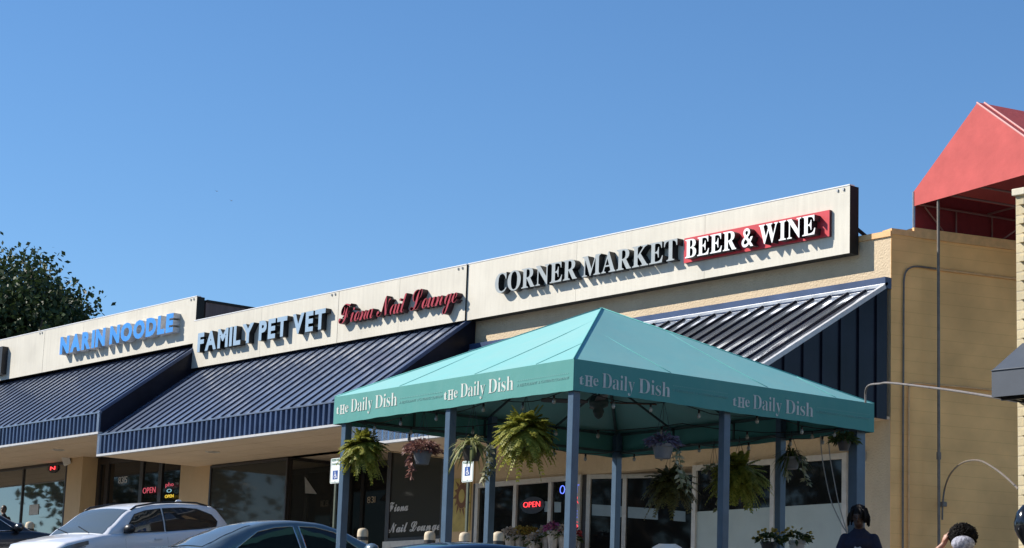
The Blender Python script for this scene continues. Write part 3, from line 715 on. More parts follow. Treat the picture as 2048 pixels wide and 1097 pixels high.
# ceiling fan
fc = loc2w((0.35, -0.35, hz1-0.10)); 
fc = loc2w((0, 0, hz0+0.32))
fan = thing('ceiling_fan', fc, 'dark ceiling fan with one reddish wooden blade hanging under the teal canopy', 'ceiling fan')
mb = MB(); mb.tube([fc+Vector((0, 0, 0.09)), (cc.x, cc.y, GZ+hA-0.06)], 0.014, 8); mb.build('rod', frame_m, fan)
mb = MB(); mb.lathe([(0.03, 0.11), (0.11, 0.08), (0.13, 0.02), (0.12, -0.03), (0.06, -0.06), (0.075, -0.10), (0.05, -0.17), (0.01, -0.2)], fc, 18); mb.build('motor', frame_m, fan, smooth=True)
wood = mat('reddish_wood', (0.20, 0.065, 0.03), 0.5, var=0.3, stretch=(1, 1, 8)); dwood = mat('dark_blade', (0.02, 0.022, 0.022), 0.5)
for k in range(4):
    a = rad(53+90*k); d = Vector((math.cos(a), math.sin(a), 0)); pz = Vector((0, 0, 1)); sd = Vector((-d.y, d.x, 0)); mb = MB()
    P_ = [(0.14, 0.03), (0.22, 0.07), (0.70, 0.075), (0.74, 0.05)]
    up_ = [fc+d*r_+sd*w_+pz*(0.012+w_*0.2) for r_, w_ in P_]; dn_ = [fc+d*r_-sd*w_+pz*(0.012-w_*0.2) for r_, w_ in P_]
    mb.prism(up_+dn_[::-1], (0, 0, 0.01)); mb.build('blade', wood if k == 0 else dwood, fan)

# string lights round the eaves
bulb_m = mat('clear_bulb_glass', (0.30, 0.30, 0.27), 0.08, spec=0.8)
def string_lights():
    r = thing('string_lights', loc2w((0, 0, hz0)), 'strings of clear bulbs looped under the canopy edges', 'string lights')
    wires = MB(); bulbs = []
    i_ = 0.16
    loop = [((-hx+i_, -hy+i_), (hx-i_, -hy+i_)), ((hx-i_, -hy+i_), (hx-i_, hy-i_)), ((hx-i_, hy-i_), (-hx+i_, hy-i_)), ((-hx+i_, hy-i_), (-hx+i_, -hy+i_)), ((-hx+i_, -hy+i_), (hx-i_, hy-i_))]
    for a, b in loop:
        for seg in range(3):
            p = Vector((*a, 0)).lerp(Vector((*b, 0)), seg/3); q = Vector((*a, 0)).lerp(Vector((*b, 0)), (seg+1)/3)
            pts = []
            for j in range(9):
                t_ = j/8; s_ = p.lerp(q, t_); s_.z = hz0+0.075-0.10*math.sin(math.pi*t_)+random.uniform(-0.006, 0.006); pts.append(loc2w(s_))
            wires.tube(pts, 0.006, 5)
            bulbs += [pts[2], pts[4], pts[7]] if seg % 2 else [pts[3], pts[6]]
    wires.build('wire', black_pl, r)
    for p in bulbs:
        mb = MB(); mb.lathe([(0.005, 0.0), (0.014, -0.008), (0.015, -0.035), (0.011, -0.04)], p, 8, 0)
        mb.lathe([(0.010, -0.04), (0.021, -0.062), (0.024, -0.078), (0.015, -0.098), (0.003, -0.103)], p, 10, 1)
        mb.build('bulb', [black_pl, bulb_m], r, smooth=True)
string_lights()

# ------------------------------------------------------------------ plants
def leaf(mb, base, d, L, w, droop=0.3, up=Vector((0, 0, 1)), n=3, fold=0.0):
    d = Vector(d).normalized(); sd = d.cross(up)
    if sd.length < 1e-3: sd = Vector((1, 0, 0))
    sd.normalize(); prev = None; b0 = len(mb.v); vs = []; fs = []
    for i in range(n+1):
        t = i/n; ww = w*(math.sin(math.pi*(0.12+0.86*t))**0.8); p = base+d*(L*t)-Vector((0, 0, droop*L*t*t))
        vs += [p-sd*ww/2, p+sd*ww/2]
        if i: k = 2*i; fs.append((k-2, k-1, k+1, k))
    mb.add(vs, fs)
def frond(mb, base, az, el, L, droop, nl, ll, lw):
    d = Vector((math.cos(az)*math.cos(el), math.sin(az)*math.cos(el), math.sin(el))); sd = Vector((-math.sin(az), math.cos(az), 0)); pp = None
    for i in range(nl):
        t = (i+0.6)/nl; p = base+d*(L*t)-Vector((0, 0, droop*L*t*t)); tl = (d-Vector((0, 0, 2*droop*t))).normalized()
        q = ll*(0.35+0.65*math.sin(math.pi*min(1, 0.15+t*0.85)))
        for s_ in (-1, 1):
            dd = (sd*s_*0.9+tl*0.45+Vector((0, 0, random.uniform(-0.25, 0.1)))).normalized()
            leaf(mb, p, dd, q*random.uniform(0.8, 1.1), lw, 0.25, tl.cross(sd), 2)
        if pp is not None: mb.tube([pp, p], 0.0025, 3, cap=False)
        pp = p
def pot(p, r, h, m, parent, name='pot'):
    mb = MB(); mb.lathe([(r*0.72, -h), (r*0.78, -h*0.8), (r*0.98, -0.02), (r*1.06, -0.015), (r*1.06, 0.02), (r*0.95, 0.02), (r*0.9, -0.03), (0.01, -0.03)], p, 16)
    return mb.build(name, m, parent, smooth='auto')
def hangers(p, r, top, parent):
    mb = MB(); hk = Vector((p.x, p.y, top))
    for k in range(3):
        a = 2*math.pi*k/3+0.4; mb.tube([p+Vector((r*math.cos(a), r*math.sin(a), 0.02)), hk-Vector((0, 0, 0.05))], 0.0035, 4)
    mb.tube([hk-Vector((0, 0, 0.06)), hk], 0.005, 5); mb.build('hanger', black_pl, parent)
fern_m = leafmat('fern_green', (0.14, 0.17, 0.02), (0.40, 0.38, 0.07), 0.4)
spider_m = leafmat('striped_leaf', (0.16, 0.19, 0.05), (0.48, 0.46, 0.22), 0.35)
purple_m = leafmat('purple_leaf', (0.11, 0.045, 0.035), (0.30, 0.15, 0.125), 0.25)
mauve_m = leafmat('mauve_leaf', (0.07, 0.05, 0.09), (0.20, 0.16, 0.20), 0.25)
dkgreen_m = leafmat('dark_leaf', (0.03, 0.05, 0.015), (0.09, 0.12, 0.03), 0.3)
vari_m = leafmat('variegated_leaf', (0.16, 0.18, 0.08), (0.50, 0.47, 0.32), 0.3)
pot_dark = mat('dark_plastic_pot', (0.035, 0.03, 0.03), 0.5, var=0.2); pot_grey = mat('grey_pot', (0.15, 0.155, 0.165), 0.55, var=0.2)
pot_pale = mat('pale_pot', (0.45, 0.42, 0.38), 0.6, var=0.2)
TOPZ = FR.z+0.10
def local_plane_front(x, y, off=0.14): return onPl(x, y, FR+cv*off, Vector(cv))
def local_plane_right(x, y, off=0.16): return onPl(x, y, FR-cu*off, Vector(cu))
def local_plane_back(x, y, off=0.16): return onPl(x, y, FR+cv*(CD-off), Vector(cv))
PG = 'plants hanging from the canopy'
def fern_plant(c, r, hh, label, m=fern_m, n=80, tall=1.0):
    t = thing('hanging_plant', c, label, 'hanging plant', PG); pot(c-Vector((0, 0, 0.02)), r*0.40, r*0.55, pot_dark, t); hangers(c, r*0.4, TOPZ, t)
    mb = MB()
    for i in range(n):
        az = random.uniform(0, 2*math.pi); el = random.triangular(-1.15, 1.45, -0.05)
        L = r*random.uniform(0.85, 1.35)*(1.0 if el < 0.8 else 0.85*tall); frond(mb, c+Vector((0, 0, 0.03)), az, el, L, random.uniform(0.25, 0.8) if el < 0.9 else random.uniform(0.05, 0.5), 19, r*0.24, r*0.075)
    mb.build('foliage', m, t); return t
def bush_plant(c, r, label, m, n=420, lw=0.035, ll=0.07, pm=None, flat=0.75, trail=None, trail_m=None, pr=0.48, ph=0.62):
    t = thing('hanging_plant', c, label, 'hanging plant', PG); pot(c, r*pr, r*ph, pm or pot_dark, t); hangers(c, r*pr, TOPZ, t)
    mb = MB()
    for i in range(n):
        d = Vector(rng.normal(size=3)); d.normalize(); d.z = abs(d.z)*flat-0.18; q = r*random.uniform(0.35, 1.0)
        base = c+Vector((d.x*q, d.y*q, d.z*q+0.03)); dd = Vector((d.x, d.y, d.z*0.6+random.uniform(-0.4, 0.5)))
        leaf(mb, base, dd, ll*random.uniform(0.6, 1.3), lw*random.uniform(0.6, 1.2), 0.4, Vector(rng.normal(size=3)), 2)
    mb.build('foliage', m, t)
    if trail:
        for (dx, dy, ln, k) in trail:
            mb = MB(); p = c+Vector((dx, dy, 0.0)); pts = [p]
            for j in range(k):
                p = p+Vector((random.uniform(-0.02, 0.03), random.uniform(-0.02, 0.02), -ln/k)); pts.append(p)
                for s_ in range(3):
                    leaf(mb, p, Vector((random.uniform(-1, 1), random.uniform(-1, 1), random.uniform(-0.5, 0.2))), 0.07, 0.042, 0.3, Vector(rng.normal(size=3)), 2)
            mb.tube(pts, 0.005, 4); mb.build('trailing_stem', trail_m or vari_m, t)
    return t
def strap_plant(c, r, label, m, n=90, trail=None, pm=None):
    t = thing('hanging_plant', c, label, 'hanging plant', PG); pot(c, r*0.46, r*0.55, pm or pot_dark, t); hangers(c, r*0.46, TOPZ, t)
    mb = MB()
    for i in range(n):
        az = random.uniform(0, 2*math.pi); el = random.uniform(0.1, 1.4); d = Vector((math.cos(az)*math.cos(el), math.sin(az)*math.cos(el), math.sin(el)))
        leaf(mb, c+d*r*0.1+Vector((0, 0, 0.02)), d, r*random.uniform(0.7, 1.35), 0.022*random.uniform(0.8, 1.5), random.uniform(0.5, 1.4), Vector((0, 0, 1)), 6)
    mb.build('foliage', m, t)
    if trail:
        for (dx, dy, ln, k) in trail:
            mb = MB(); p = c+Vector((dx, dy, 0.02)); pts = [p]
            for j in range(k):
                p = p+Vector((random.uniform(-0.015, 0.03), random.uniform(-0.02, 0.02), -ln/k if j > 1 else -0.01)); pts.append(p)
                for s_ in range(5 if j > k*0.5 else 2):
                    leaf(mb, p, Vector((random.uniform(-1, 1), random.uniform(-1, 1), random.uniform(-0.5, 0.3))), 0.075, 0.045, 0.4, Vector(rng.normal(size=3)), 2)
            mb.tube(pts, 0.006, 4); mb.build('trailing_stem', vari_m, t)
    return t
fern_plant(local_plane_front(727, 893), 0.27, 0, 'shaggy yellow green fern hanging at the canopy front left corner', n=150)
bush_plant(local_plane_front(845, 905), 0.24, 'dark purple leaved plant in a grey pot hanging left of the blue middle post', purple_m, n=1100, lw=0.022, ll=0.05, pm=pot_grey, trail=[(-0.16, -0.06, 0.3, 7), (-0.1, -0.1, 0.22, 5)], trail_m=purple_m)
strap_plant(local_plane_front(944, 897), 0.27, 'striped spider plant with pale trailing stems hanging above a parking sign', spider_m, n=120, trail=[(0.24, 0.10, 0.50, 10), (0.27, 0.05, 0.40, 8), (-0.2, -0.05, 0.14, 4)])
fern_plant(local_plane_front(1050, 862), 0.31, 0, 'largest bright fern hanging left of the canopy front corner post', n=210, tall=1.15)
bush_plant(local_plane_right(1326, 892), 0.20, 'small mauve plant in a grey pot hanging under the shaded canopy side', mauve_m, n=260, pm=pot_grey, trail=[(0.1, 0.12, 0.45, 8), (0.05, 0.18, 0.5, 9)], pr=0.62, ph=0.75)
fern_plant(local_plane_back(1340, 965), 0.33, 0, 'dim olive fern with purple leaves hanging low in front of the shop door', m=leafmat('dim_fern', (0.08, 0.07, 0.03), (0.18, 0.17, 0.05), 0.3), n=120)
fern_plant(local_plane_back(1478, 945), 0.36, 0, 'green fern half hidden behind the canopy side middle post', n=150)
strap_plant(local_plane_back(1583, 918), 0.24, 'plant in a wide grey pot with pale blossoms trailing on its right', dkgreen_m, n=110, trail=[(0.16, 0.02, 0.42, 8), (-0.16, 0.0, 0.32, 6)], pm=pot_grey)
bush_plant(local_plane_right(1688, 885), 0.17, 'dark leafy plant tucked beside the canopy back corner post', dkgreen_m, n=260, pm=pot_dark)
bush_plant(local_plane_back(1427, 945), 0.16, 'thin variegated trailing plant just left of the canopy side middle post', vari_m, n=120, pm=pot_dark, trail=[(0.0, 0, 0.4, 7), (0.08, 0, 0.5, 8)])

# ------------------------------------------------------------------ neighbouring building at the right, its awnings, pipes and poles
EY = rad(3); e_ = Vector((math.cos(EY), math.sin(EY), 0)); en = Vector((math.sin(EY), -math.cos(EY), 0))
A = atD(1983.5, 795, 20.0); AT = onPl(1983.5, 742, A, e_); AT = Vector((A.x, A.y, AT.z))
T_ = onPl(2048, 684, A, e_)
g_awn = thing('fabric_awning', A, 'charcoal grey shed awning on the pale brick wall at the right edge', 'awning')
grey_fab = mat('charcoal_awning_fabric', (0.062, 0.075, 0.095), 0.6, spec=0.4, var=0.15, scale=2, bump=0.04, bscale=90)
wl = 3.2; bk = T_-AT
mb = MB(); mb.grid([[AT+e_*(wl*i/8)+bk*(j/4) for i in range(9)] for j in range(5)]); mb.build('slope_fabric', grey_fab, g_awn)
mb = MB(); mb.grid([[A.lerp(AT, j/2)+e_*(wl*i/8) for i in range(9)] for j in range(3)]); mb.tube([AT+en*0.004, AT+e_*wl+en*0.004], 0.006, 6); mb.build('valance', grey_fab, g_awn)
bh_ = Vector((bk.x, bk.y, 0))
mb = MB(); mb.poly([A, AT, T_, A+bh_]); mb.build('side_fabric', grey_fab, g_awn)
mb = MB()
for k in range(4):
    q = A+e_*(0.06+k*1.0)-en*0.03; mb.bar(q+bh_*0.98+Vector((0, 0, 0.02)), q+Vector((0, 0, 0.02)), 0.025)
mb.bar(A+bh_*0.3+Vector((0, 0, 0.0)), A+bh_*0.3+e_*wl, 0.025); mb.build('frame_tubes', black_pl, g_awn)
# brick wall
brick_m = blockwall('cream_brick', (0.62, 0.53, 0.34), (0.55, 0.46, 0.29), 0.21, 0.088, (0.50, 0.43, 0.30), 0.35, ms=0.008)
wp = T_+en*(-0.005)
E0 = onPl(2033.2, 600, wp, en); ztopb = onPl(2031, 393, wp, en).z; gzb = ground(E0.x, E0.y)
nb = thing('brick_building', (E0.x, E0.y, gzb), 'pale cream brick building with projecting bricks at the right edge', 'building')
mb = MB(); E0 = Vector((E0.x, E0.y, 0)); zb0 = gzb-0.5
fr_ = [E0+Vector((0, 0, zb0)), E0+e_*7+Vector((0, 0, zb0)), E0+e_*7+Vector((0, 0, ztopb)), E0+Vector((0, 0, ztopb))]
mb.poly(fr_); mb.build('front_wall', brick_m, nb, uvdir=(E0, e_))
mb = MB(); b_ = -en; D_ = 1.1
D_ = 11.0; b_ = WD.copy(); mb.poly([fr_[0]+b_*D_, fr_[0], fr_[3], fr_[3]+b_*D_]); mb.build('wall_end', brick_m, nb, uvdir=(E0, b_))  # side wall lengthened out of view to bounce warm sunlight onto the ochre wall
mb = MB(); mb.quad(fr_[0]+b_*D_, fr_[3]+b_*D_, fr_[2]+b_*D_, fr_[1]+b_*D_); mb.build('back_wall', brick_m, nb, uvdir=(E0, e_))
mb = MB(); q = E0-e_*0.025+en*0.03+Vector((0, 0, ztopb)); mb.prism([q, q+e_*7, q+e_*7+b_*(D_+0.05), q+b_*(D_+0.05)], (0, 0, 0.065)); mb.build('coping', mat('stone_coping', (0.66, 0.60, 0.46), 0.7, var=0.1, bump=0.2), nb, bevel=0.006)
mb = MB(); zz = ztopb-0.09; row = 0
while zz > gzb:
    for k in range(33):
        u = 0.05+k*0.21+(0.03 if row % 2 else 0)+random.uniform(-0.008, 0.008); q = E0+e_*u+Vector((0, 0, zz))
        mb.prism([q+en*0.03, q+en*0.03+e_*0.085, q+en*0.03+e_*0.085+Vector((0, 0, 0.048)), q+en*0.03+Vector((0, 0, 0.048))], -en*0.031)
    zz -= 0.088; row += 1
mb.build('projecting_bricks', brick_m, nb, uvdir=(E0, e_))
# black wall lantern at the picture edge
q = onPl(2047, 1046, wp+en*0.22, en); lt = thing('wall_lantern', q, 'glossy black domed lantern on the brick wall at the right edge', 'lantern')
mb = MB(); mb.lathe([(0.01, 0.17), (0.05, 0.15), (0.10, 0.09), (0.125, 0.0), (0.12, -0.06), (0.10, -0.11), (0.05, -0.19), (0.01, -0.24)], q+e_*0.05, 20); mb.build('dome', mat('gloss_black', (0.008, 0.008, 0.009), 0.12, spec=0.7), lt, smooth=True)
mb = MB(); mb.bar(q+e_*0.05, q+e_*0.05-en*0.22, 0.03); mb.build('arm', black_pl, lt)
# red gable canopy
Lr = onPl(1827, 413, CORNER-WN*0.32, WN)
def zdiff(yw):
    n = Vector((math.sin(yw), -math.cos(yw), 0)); return onPl(2047, 350.5, Lr, n).z-Lr.z
lo_, hi_ = rad(-40), rad(30)
for _ in range(60):
    md = (lo_+hi_)/2
    if zdiff(lo_)*zdiff(md) <= 0: hi_ = md
    else: lo_ = md
RY = (lo_+hi_)/2; re = Vector((math.cos(RY), math.sin(RY), 0)); rn = Vector((math.sin(RY), -math.cos(RY), 0)); rb = -rn
AP = onPl(1954, 207, Lr, rn); hw = (AP-Lr).dot(re); eh = onPl(1827.5, 384, Lr, rn).z-Lr.z; RL = 5.0
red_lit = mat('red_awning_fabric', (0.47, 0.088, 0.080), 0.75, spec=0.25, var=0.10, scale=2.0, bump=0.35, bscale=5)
rc = thing('fabric_canopy', (Lr.x, Lr.y, Lr.z), 'red gabled fabric canopy on thin poles above the ochre side wall', 'canopy')
Z_ = Vector((0, 0, 1)); R_ = Lr+re*(2*hw)
gab = [Lr, R_, R_+Z_*eh, AP, Lr+Z_*eh]
mb = MB(); mb.poly(gab); mb.build('gable_fabric', red_lit, rc)
mb = MB(); mb.poly([p+rb*(RL+0.02) for p in gab]); mb.build('back_gable_fabric', mat('red_shade_fabric', (0.17, 0.014, 0.022), 0.8, var=0.12), rc)  # same red fabric, darkened in colour for the shaded inside
mb = MB()
for s0, s1 in ((Lr+Z_*eh, AP), (AP, R_+Z_*eh)):
    mb.grid([[s0.lerp(s1, i/6)+rb*(RL*j/6)+rb*0.03+Z_*0.02 for i in range(7)] for j in range(7)])
mb.build('roof_fabric', red_lit, rc)
mb = MB(); mb.grid([[Lr+Z_*(eh+0.03-(eh+0.78)*i/3)+rb*(0.03+RL*j/6) for i in range(4)] for j in range(7)]); mb.grid([[R_+Z_*(eh+0.03-(eh+0.03)*i/2)+rb*(0.03+RL*j/6) for i in range(3)] for j in range(7)])
mb.grid([[Lr.lerp(R_, i/6)+rb*(RL+0.03)+Z_*(eh-(eh+0.75)*j/3) for i in range(7)] for j in range(4)])
mb.build('side_curtain', MATS['red_shade_fabric'], rc)
mb = MB(); mb.tube([AP+Z_*0.012, R_+Z_*(eh+0.012)], 0.018, 6); mb.tube([AP+rb*0.16+Z_*0.035, R_+rb*0.16+Z_*(eh+0.035)], 0.018, 6); mb.build('edge_piping', mat('pale_red_piping', (0.62, 0.30, 0.28), 0.6), rc)
pipe_red = mat('maroon_tube', (0.22, 0.12, 0.11), 0.45, metal=0.2)
mb = MB()
for off in (0.06, 1.6, 3.2): mb.tube([Lr+rb*off+re*0.06+Z_*0.06, R_+rb*off-re*0.06+Z_*0.06], 0.02, 6)
for u in (0.06, hw*0.55, hw): mb.tube([Lr+re*u+rb*0.05+Z_*0.03, Lr+re*u+rb*RL+Z_*0.03], 0.02, 6)
for off in (0.9, 1.7, 2.6): mb.tube([Lr+re*0.05+rb*off+Z_*0.03, Lr+re*0.05+rb*off-Z_*0.75], 0.015, 6); 
mb.tube([Lr+re*0.06+rb*0.2, Lr+re*0.06+rb*1.0-Z_*0.75], 0.015, 6); mb.tube([Lr+re*0.1+rb*1.4-Z_*0.7, AP+rb*3.0-Z_*0.6], 0.015, 6); mb.tube([Lr+re*0.1+rb*2.4-Z_*0.7, AP+rb*1.2-Z_*0.6], 0.015, 6)
mb.build('frame_tubes', pipe_red, rc)
mb = MB(); mb.tube([Lr-Z_*1.0, Lr+Z_*eh], 0.02, 8); mb.build('corner_pole', galv, rc)
pn = onPl(1877.5, 900, Lr+rb*0.05, rn); pg = ground(pn.x, pn.y); ztp = onPl(1877.5, 400, Lr, rn).z
pole_off = (pn-CORNER).dot(WN); pass
mb = MB(); mb.tube([(pn.x, pn.y, pg-0.1), (pn.x, pn.y, ztp+0.1)], 0.026, 10); mb.tube([(pn.x, pn.y, 4.2), (pn.x, pn.y, 4.32)], 0.04, 10); mb.build('front_pole', grey_pipe, rc, smooth='auto')
# conduits
def wallpx(x, y, off=0.05):
    return onPl(x, y, CORNER+WN*off, WN)
def conduit(pts, r, m, label, name='conduit'):
    o = MB().tube(pts, r, 8).build(name, m, smooth='auto'); tag(o, label, 'pipe', 'conduits on the ochre side wall'); return o
def smoothpts(P, n=6):
    out = []; P = [P[0]]+P+[P[-1]]
    for i in range(1, len(P)-2):
        for j in range(n):
            t = j/n; a, b, c, d = P[i-1], P[i], P[i+1], P[i+2]
            out.append(0.5*((2*b)+(c-a)*t+(2*a-5*b+4*c-d)*t*t+(3*b-a-3*c+d)*t*t*t))
    return out+[P[-1]]
conduit(smoothpts([wallpx(*p) for p in ((1805.5, 1130), (1806, 900), (1807, 700), (1807.5, 590), (1808.5, 556), (1814, 541), (1826, 534), (1842, 534), (1872, 538))]), 0.017, grey_pipe, 'tall grey conduit bending right near the top of the ochre wall')
conduit(smoothpts([wallpx(*p) for p in ((1817.5, 1130), (1817.5, 900), (1818, 790), (1821, 771), (1832, 767), (1872, 770), (1930, 775), (2040, 786))]), 0.016, ochre_pipe, 'ochre painted conduit bending right at mid height of the wall')
pp = []
for i, (x, y, D) in enumerate(((1731, 806, 27.2), (1731, 786, 27.2), (1734, 775, 27.1), (1743, 769.5, 27.0), (1760, 768, 26.6), (1782, 766.5, 26.2), (1880, 778, 24.2), (1960, 790, 22.2), (2052, 806.5, 20.2))): pp.append(atD(x, y, D))
o = MB().tube(smoothpts(pp), 0.013, 8).build('conduit', mat('dull_steel', (0.17, 0.15, 0.135), 0.5, var=0.2), smooth='auto'); tag(o, 'thin steel conduit running across from the teal canopy to the grey awning', 'pipe')
pp = []
for i, (x, y) in enumerate(((1884.5, 1040), (1885.5, 1008), (1890, 975), (1901, 948), (1920, 929), (1940, 921.5), (1962, 922.5), (1987, 936), (2012, 955), (2037, 979))):
    a = wallpx(x, y, 0.12); b = Vector(ray(x, y)); k = i/9; pp.append(a.lerp(b*(20.6/b.length), max(0, k-0.25)**1.2))
o = MB().tube(smoothpts(pp), 0.015, 8).build('cable_conduit', grey_pipe, smooth='auto'); tag(o, 'arched flexible conduit springing from the ochre wall to the brick building', 'pipe')
mb = MB(); q = wallpx(1886, 1009, 0.05); mb.box(q.x-0.05, q.x+0.05, q.y-0.05, q.y+0.05, q.z-0.04, q.z+0.04); o = mb.build('junction_box', grey_pipe, bevel=0.01); tag(o, 'small grey junction box at the foot of the arched conduit', 'junction box')
# speaker above the tan pillar
q = onY(133, 922, 27.9); sp = thing('wall_speaker', q, 'small white box speaker above the leftmost tan pillar', 'speaker')
M3 = Matrix.Rotation(rad(-30), 4, 'Z') @ Matrix.Rotation(rad(20), 4, 'X')
mb = MB(); mb.box(-0.16, 0.16, -0.10, 0.10, -0.11, 0.11, 0, None, lambda p: q+M3 @ p); mb.build('housing', mat('offwhite_plastic', (0.62, 0.60, 0.55), 0.5), sp, bevel=0.015)
mb = MB(); mb.tube([q+Vector((0.05, 0.05, 0.05)), q+Vector((0.1, 0.1, 0.2))], 0.02, 6); mb.build('bracket', galv, sp)

# ------------------------------------------------------------------ neon and parking signs, bollards
def neon(name, col, strength=3.0):
    return mat(name, col, 0.4, emit=strength)
red_n = neon('red_neon', (1.0, 0.05, 0.06), 1.6); blue_n = neon('blue_neon', (0.12, 0.2, 1.0), 1.3); yel_n = neon('yellow_neon', (0.8, 0.55, 0.05), 0.6); pink_n = neon('pink_neon', (0.7, 0.10, 0.14), 0.42); teal_n = neon('pale_neon', (0.25, 0.5, 0.6), 0.5)
def neon_sign(parts, Y, label, group=None, back=None):
    x0 = sum(p[1][0] for p in parts)/len(parts); c = onY(parts[0][1][0], parts[0][1][1], Y)
    r = thing('neon_sign', c, label, 'neon sign', group)
    for text, bl, tr, m, off in parts:
        a, b = onY(*bl, Y), onY(*tr, Y)
        T = lambda u, v, t: Vector((a.x+u, Y-0.02-t, a.z+v))
        flat_text(text, ident, T, b.x-a.x, b.z-a.z, off, 0.14, 0.3, text[0] if text[0] != 'p' else 'h', 0.01).build('lettering', m, r)
    if back:
        (x, y, rx, ry) = back; q = onY(x, y, Y); sc = (onY(x+1, y, Y)-q).x; sz = (q-onY(x, y+1, Y)).z
        mb = MB(); mb.prism([(q.x+rx*sc*math.cos(t), Y-0.012, q.z+ry*sz*math.sin(t)) for t in np.linspace(0, 2*math.pi, 24, endpoint=False)], (0, 0.008, 0)); mb.build('backing', black_pl, r)
    return r
neon_sign([('OPEN', (1048.5, 1016), (1082, 1003), red_n, -0.02)], YW-0.02, 'red OPEN neon on a dark oval in the corner market window', back=(1066, 1011, 24, 17))
neon_sign([('OPEN', (287, 988), (313, 974), pink_n, -0.01)], 28.36, 'dull red OPEN neon in the noodle shop door')
neon_sign([('pho', (333, 974), (349, 964.5), pink_n, -0.01), ('OPEN', (331.5, 997), (349, 989), yel_n, -0.005), ('○', (335, 986), (345, 978), teal_n, 0.01)], 28.36, 'small neon with red pho above a yellow OPEN at the noodle shop')
neon_sign([('O', (1121.5, 989), (1132, 971), blue_n, -0.02), ('T', (1153, 987), (1161, 970), blue_n, -0.02), ('R', (1150, 1008), (1160, 992), red_n, -0.02), ('E', (1150, 1036), (1158, 1022), blue_n, -0.02), ('S', (1150, 1056), (1159, 1044), red_n, -0.02)], YW-0.02, 'tall blue and red letter neon beside the market entrance frame')
neon_sign([('N', (102, 941), (112, 933), red_n, 0.0)], YW-0.02, 'round dark sign with a red glowing mark in the leftmost window', back=(107, 937, 10, 9))
plate_m = mat('white_sign_face', (0.78, 0.80, 0.78), 0.4, var=0.04); sblue = mat('sign_blue', (0.02, 0.08, 0.30), 0.4); sgreen = mat('sign_green', (0.03, 0.16, 0.08), 0.5); dkpole = mat('green_sign_post', (0.06, 0.075, 0.05), 0.6, var=0.2)
def parking_sign(xl, xr, yt, yb, Y, lines, label):
    c = onY((xl+xr)/2, (yt+yb)/2, Y); gz = ground(c.x, Y); r = thing('parking_sign', (c.x, Y, gz), label, 'sign', 'reserved parking signs')
    w = onY(xr, (yt+yb)/2, Y).x-onY(xl, (yt+yb)/2, Y).x; h = (onY((xl+xr)/2, yt, Y)-onY((xl+xr)/2, yb, Y)).z; x0, z0 = c.x-w/2, c.z-h/2
    def rr(m, ra): return [(x0+w/2+sx*(w/2-m-ra)+ra*math.cos(a), z0+h/2+sz*(h/2-m-ra)+ra*math.sin(a)) for sx, sz, a0 in ((1, 1, 0), (-1, 1, 90), (-1, -1, 180), (1, -1, 270)) for a in (rad(a0), rad(a0+45), rad(a0+90))]
    mb = MB(); mb.prism([(x, Y-0.003, z) for x, z in rr(0, 0.03)], (0, 0.006, 0)); pl = mb.build('plate', plate_m, r)
    mb = MB(); o = rr(0.012, 0.025); i_ = rr(0.02, 0.02); n = len(o)
    for k in range(n): mb.quad((o[k][0], Y-0.0045, o[k][1]), (o[(k+1) % n][0], Y-0.0045, o[(k+1) % n][1]), (i_[(k+1) % n][0], Y-0.0045, i_[(k+1) % n][1]), (i_[k][0], Y-0.0045, i_[k][1]))
    mb.build('border', sgreen, pl)
    for j, t in enumerate(lines):
        T = lambda u, v, q, j=j: Vector((x0+w*0.13+u, Y-0.005-q, z0+h*(0.88-0.15*j-(0.02 if len(lines) == 1 else 0))+v))
        flat_text(t, ident, T, w*0.74, h*0.075, 0.02, 0.1, 0.3, 'E', 0.001).build('lettering', sgreen, pl)
    s_ = w*0.46; sx0, sz0 = x0+w*0.27, z0+h*(0.30 if len(lines) == 1 else 0.16)
    mb = MB(); mb.prism([(sx0, Y-0.006, sz0), (sx0+s_, Y-0.006, sz0), (sx0+s_, Y-0.006, sz0+s_*1.05), (sx0, Y-0.006, sz0+s_*1.05)], (0, 0.003, 0)); sy = mb.build('symbol_panel', sblue, pl)
    # wheelchair figure
    mb = MB(); wc = mat('white_symbol', (0.8, 0.8, 0.8), 0.5); Yp = Y-0.0075; cx, cz = sx0+s_*0.47, sz0+s_*0.34
    ring = np.linspace(rad(100), rad(370), 18)
    for a, b in zip(ring[:-1], ring[1:]): mb.quad(*[(cx+r_*s_*math.cos(t), Yp, cz+r_*s_*math.sin(t)) for r_, t in ((0.24, a), (0.24, b), (0.16, b), (0.16, a))])
    mb.poly([(cx-0.02*s_+0.075*s_*math.cos(t), Yp, sz0+s_*0.87+0.075*s_*math.sin(t)) for t in np.linspace(0, 2*math.pi, 12, endpoint=False)])
    def st(p, q, wd): mb.bar((sx0+s_*p[0], Yp, sz0+s_*p[1]), (sx0+s_*q[0], Yp, sz0+s_*q[1]), 0.0008, wd*s_, up=(0, 0, 1)) if abs(p[1]-q[1]) < 0.2 else mb.quad((sx0+s_*(p[0]-wd/2), Yp, sz0+s_*p[1]), (sx0+s_*(p[0]+wd/2), Yp, sz0+s_*p[1]), (sx0+s_*(q[0]+wd/2), Yp, sz0+s_*q[1]), (sx0+s_*(q[0]-wd/2), Yp, sz0+s_*q[1]))
    st((0.45, 0.80), (0.47, 0.42), 0.10); st((0.46, 0.60), (0.68, 0.58), 0.07); st((0.47, 0.43), (0.70, 0.42), 0.09); st((0.69, 0.44), (0.80, 0.14), 0.09)
    mb.build('wheelchair_symbol', wc, sy)
    mb = MB(); mb.box(c.x-0.025, c.x+0.025, Y+0.004, Y+0.04, gz-0.2, z0+h*0.97); mb.build('post', dkpole, r)
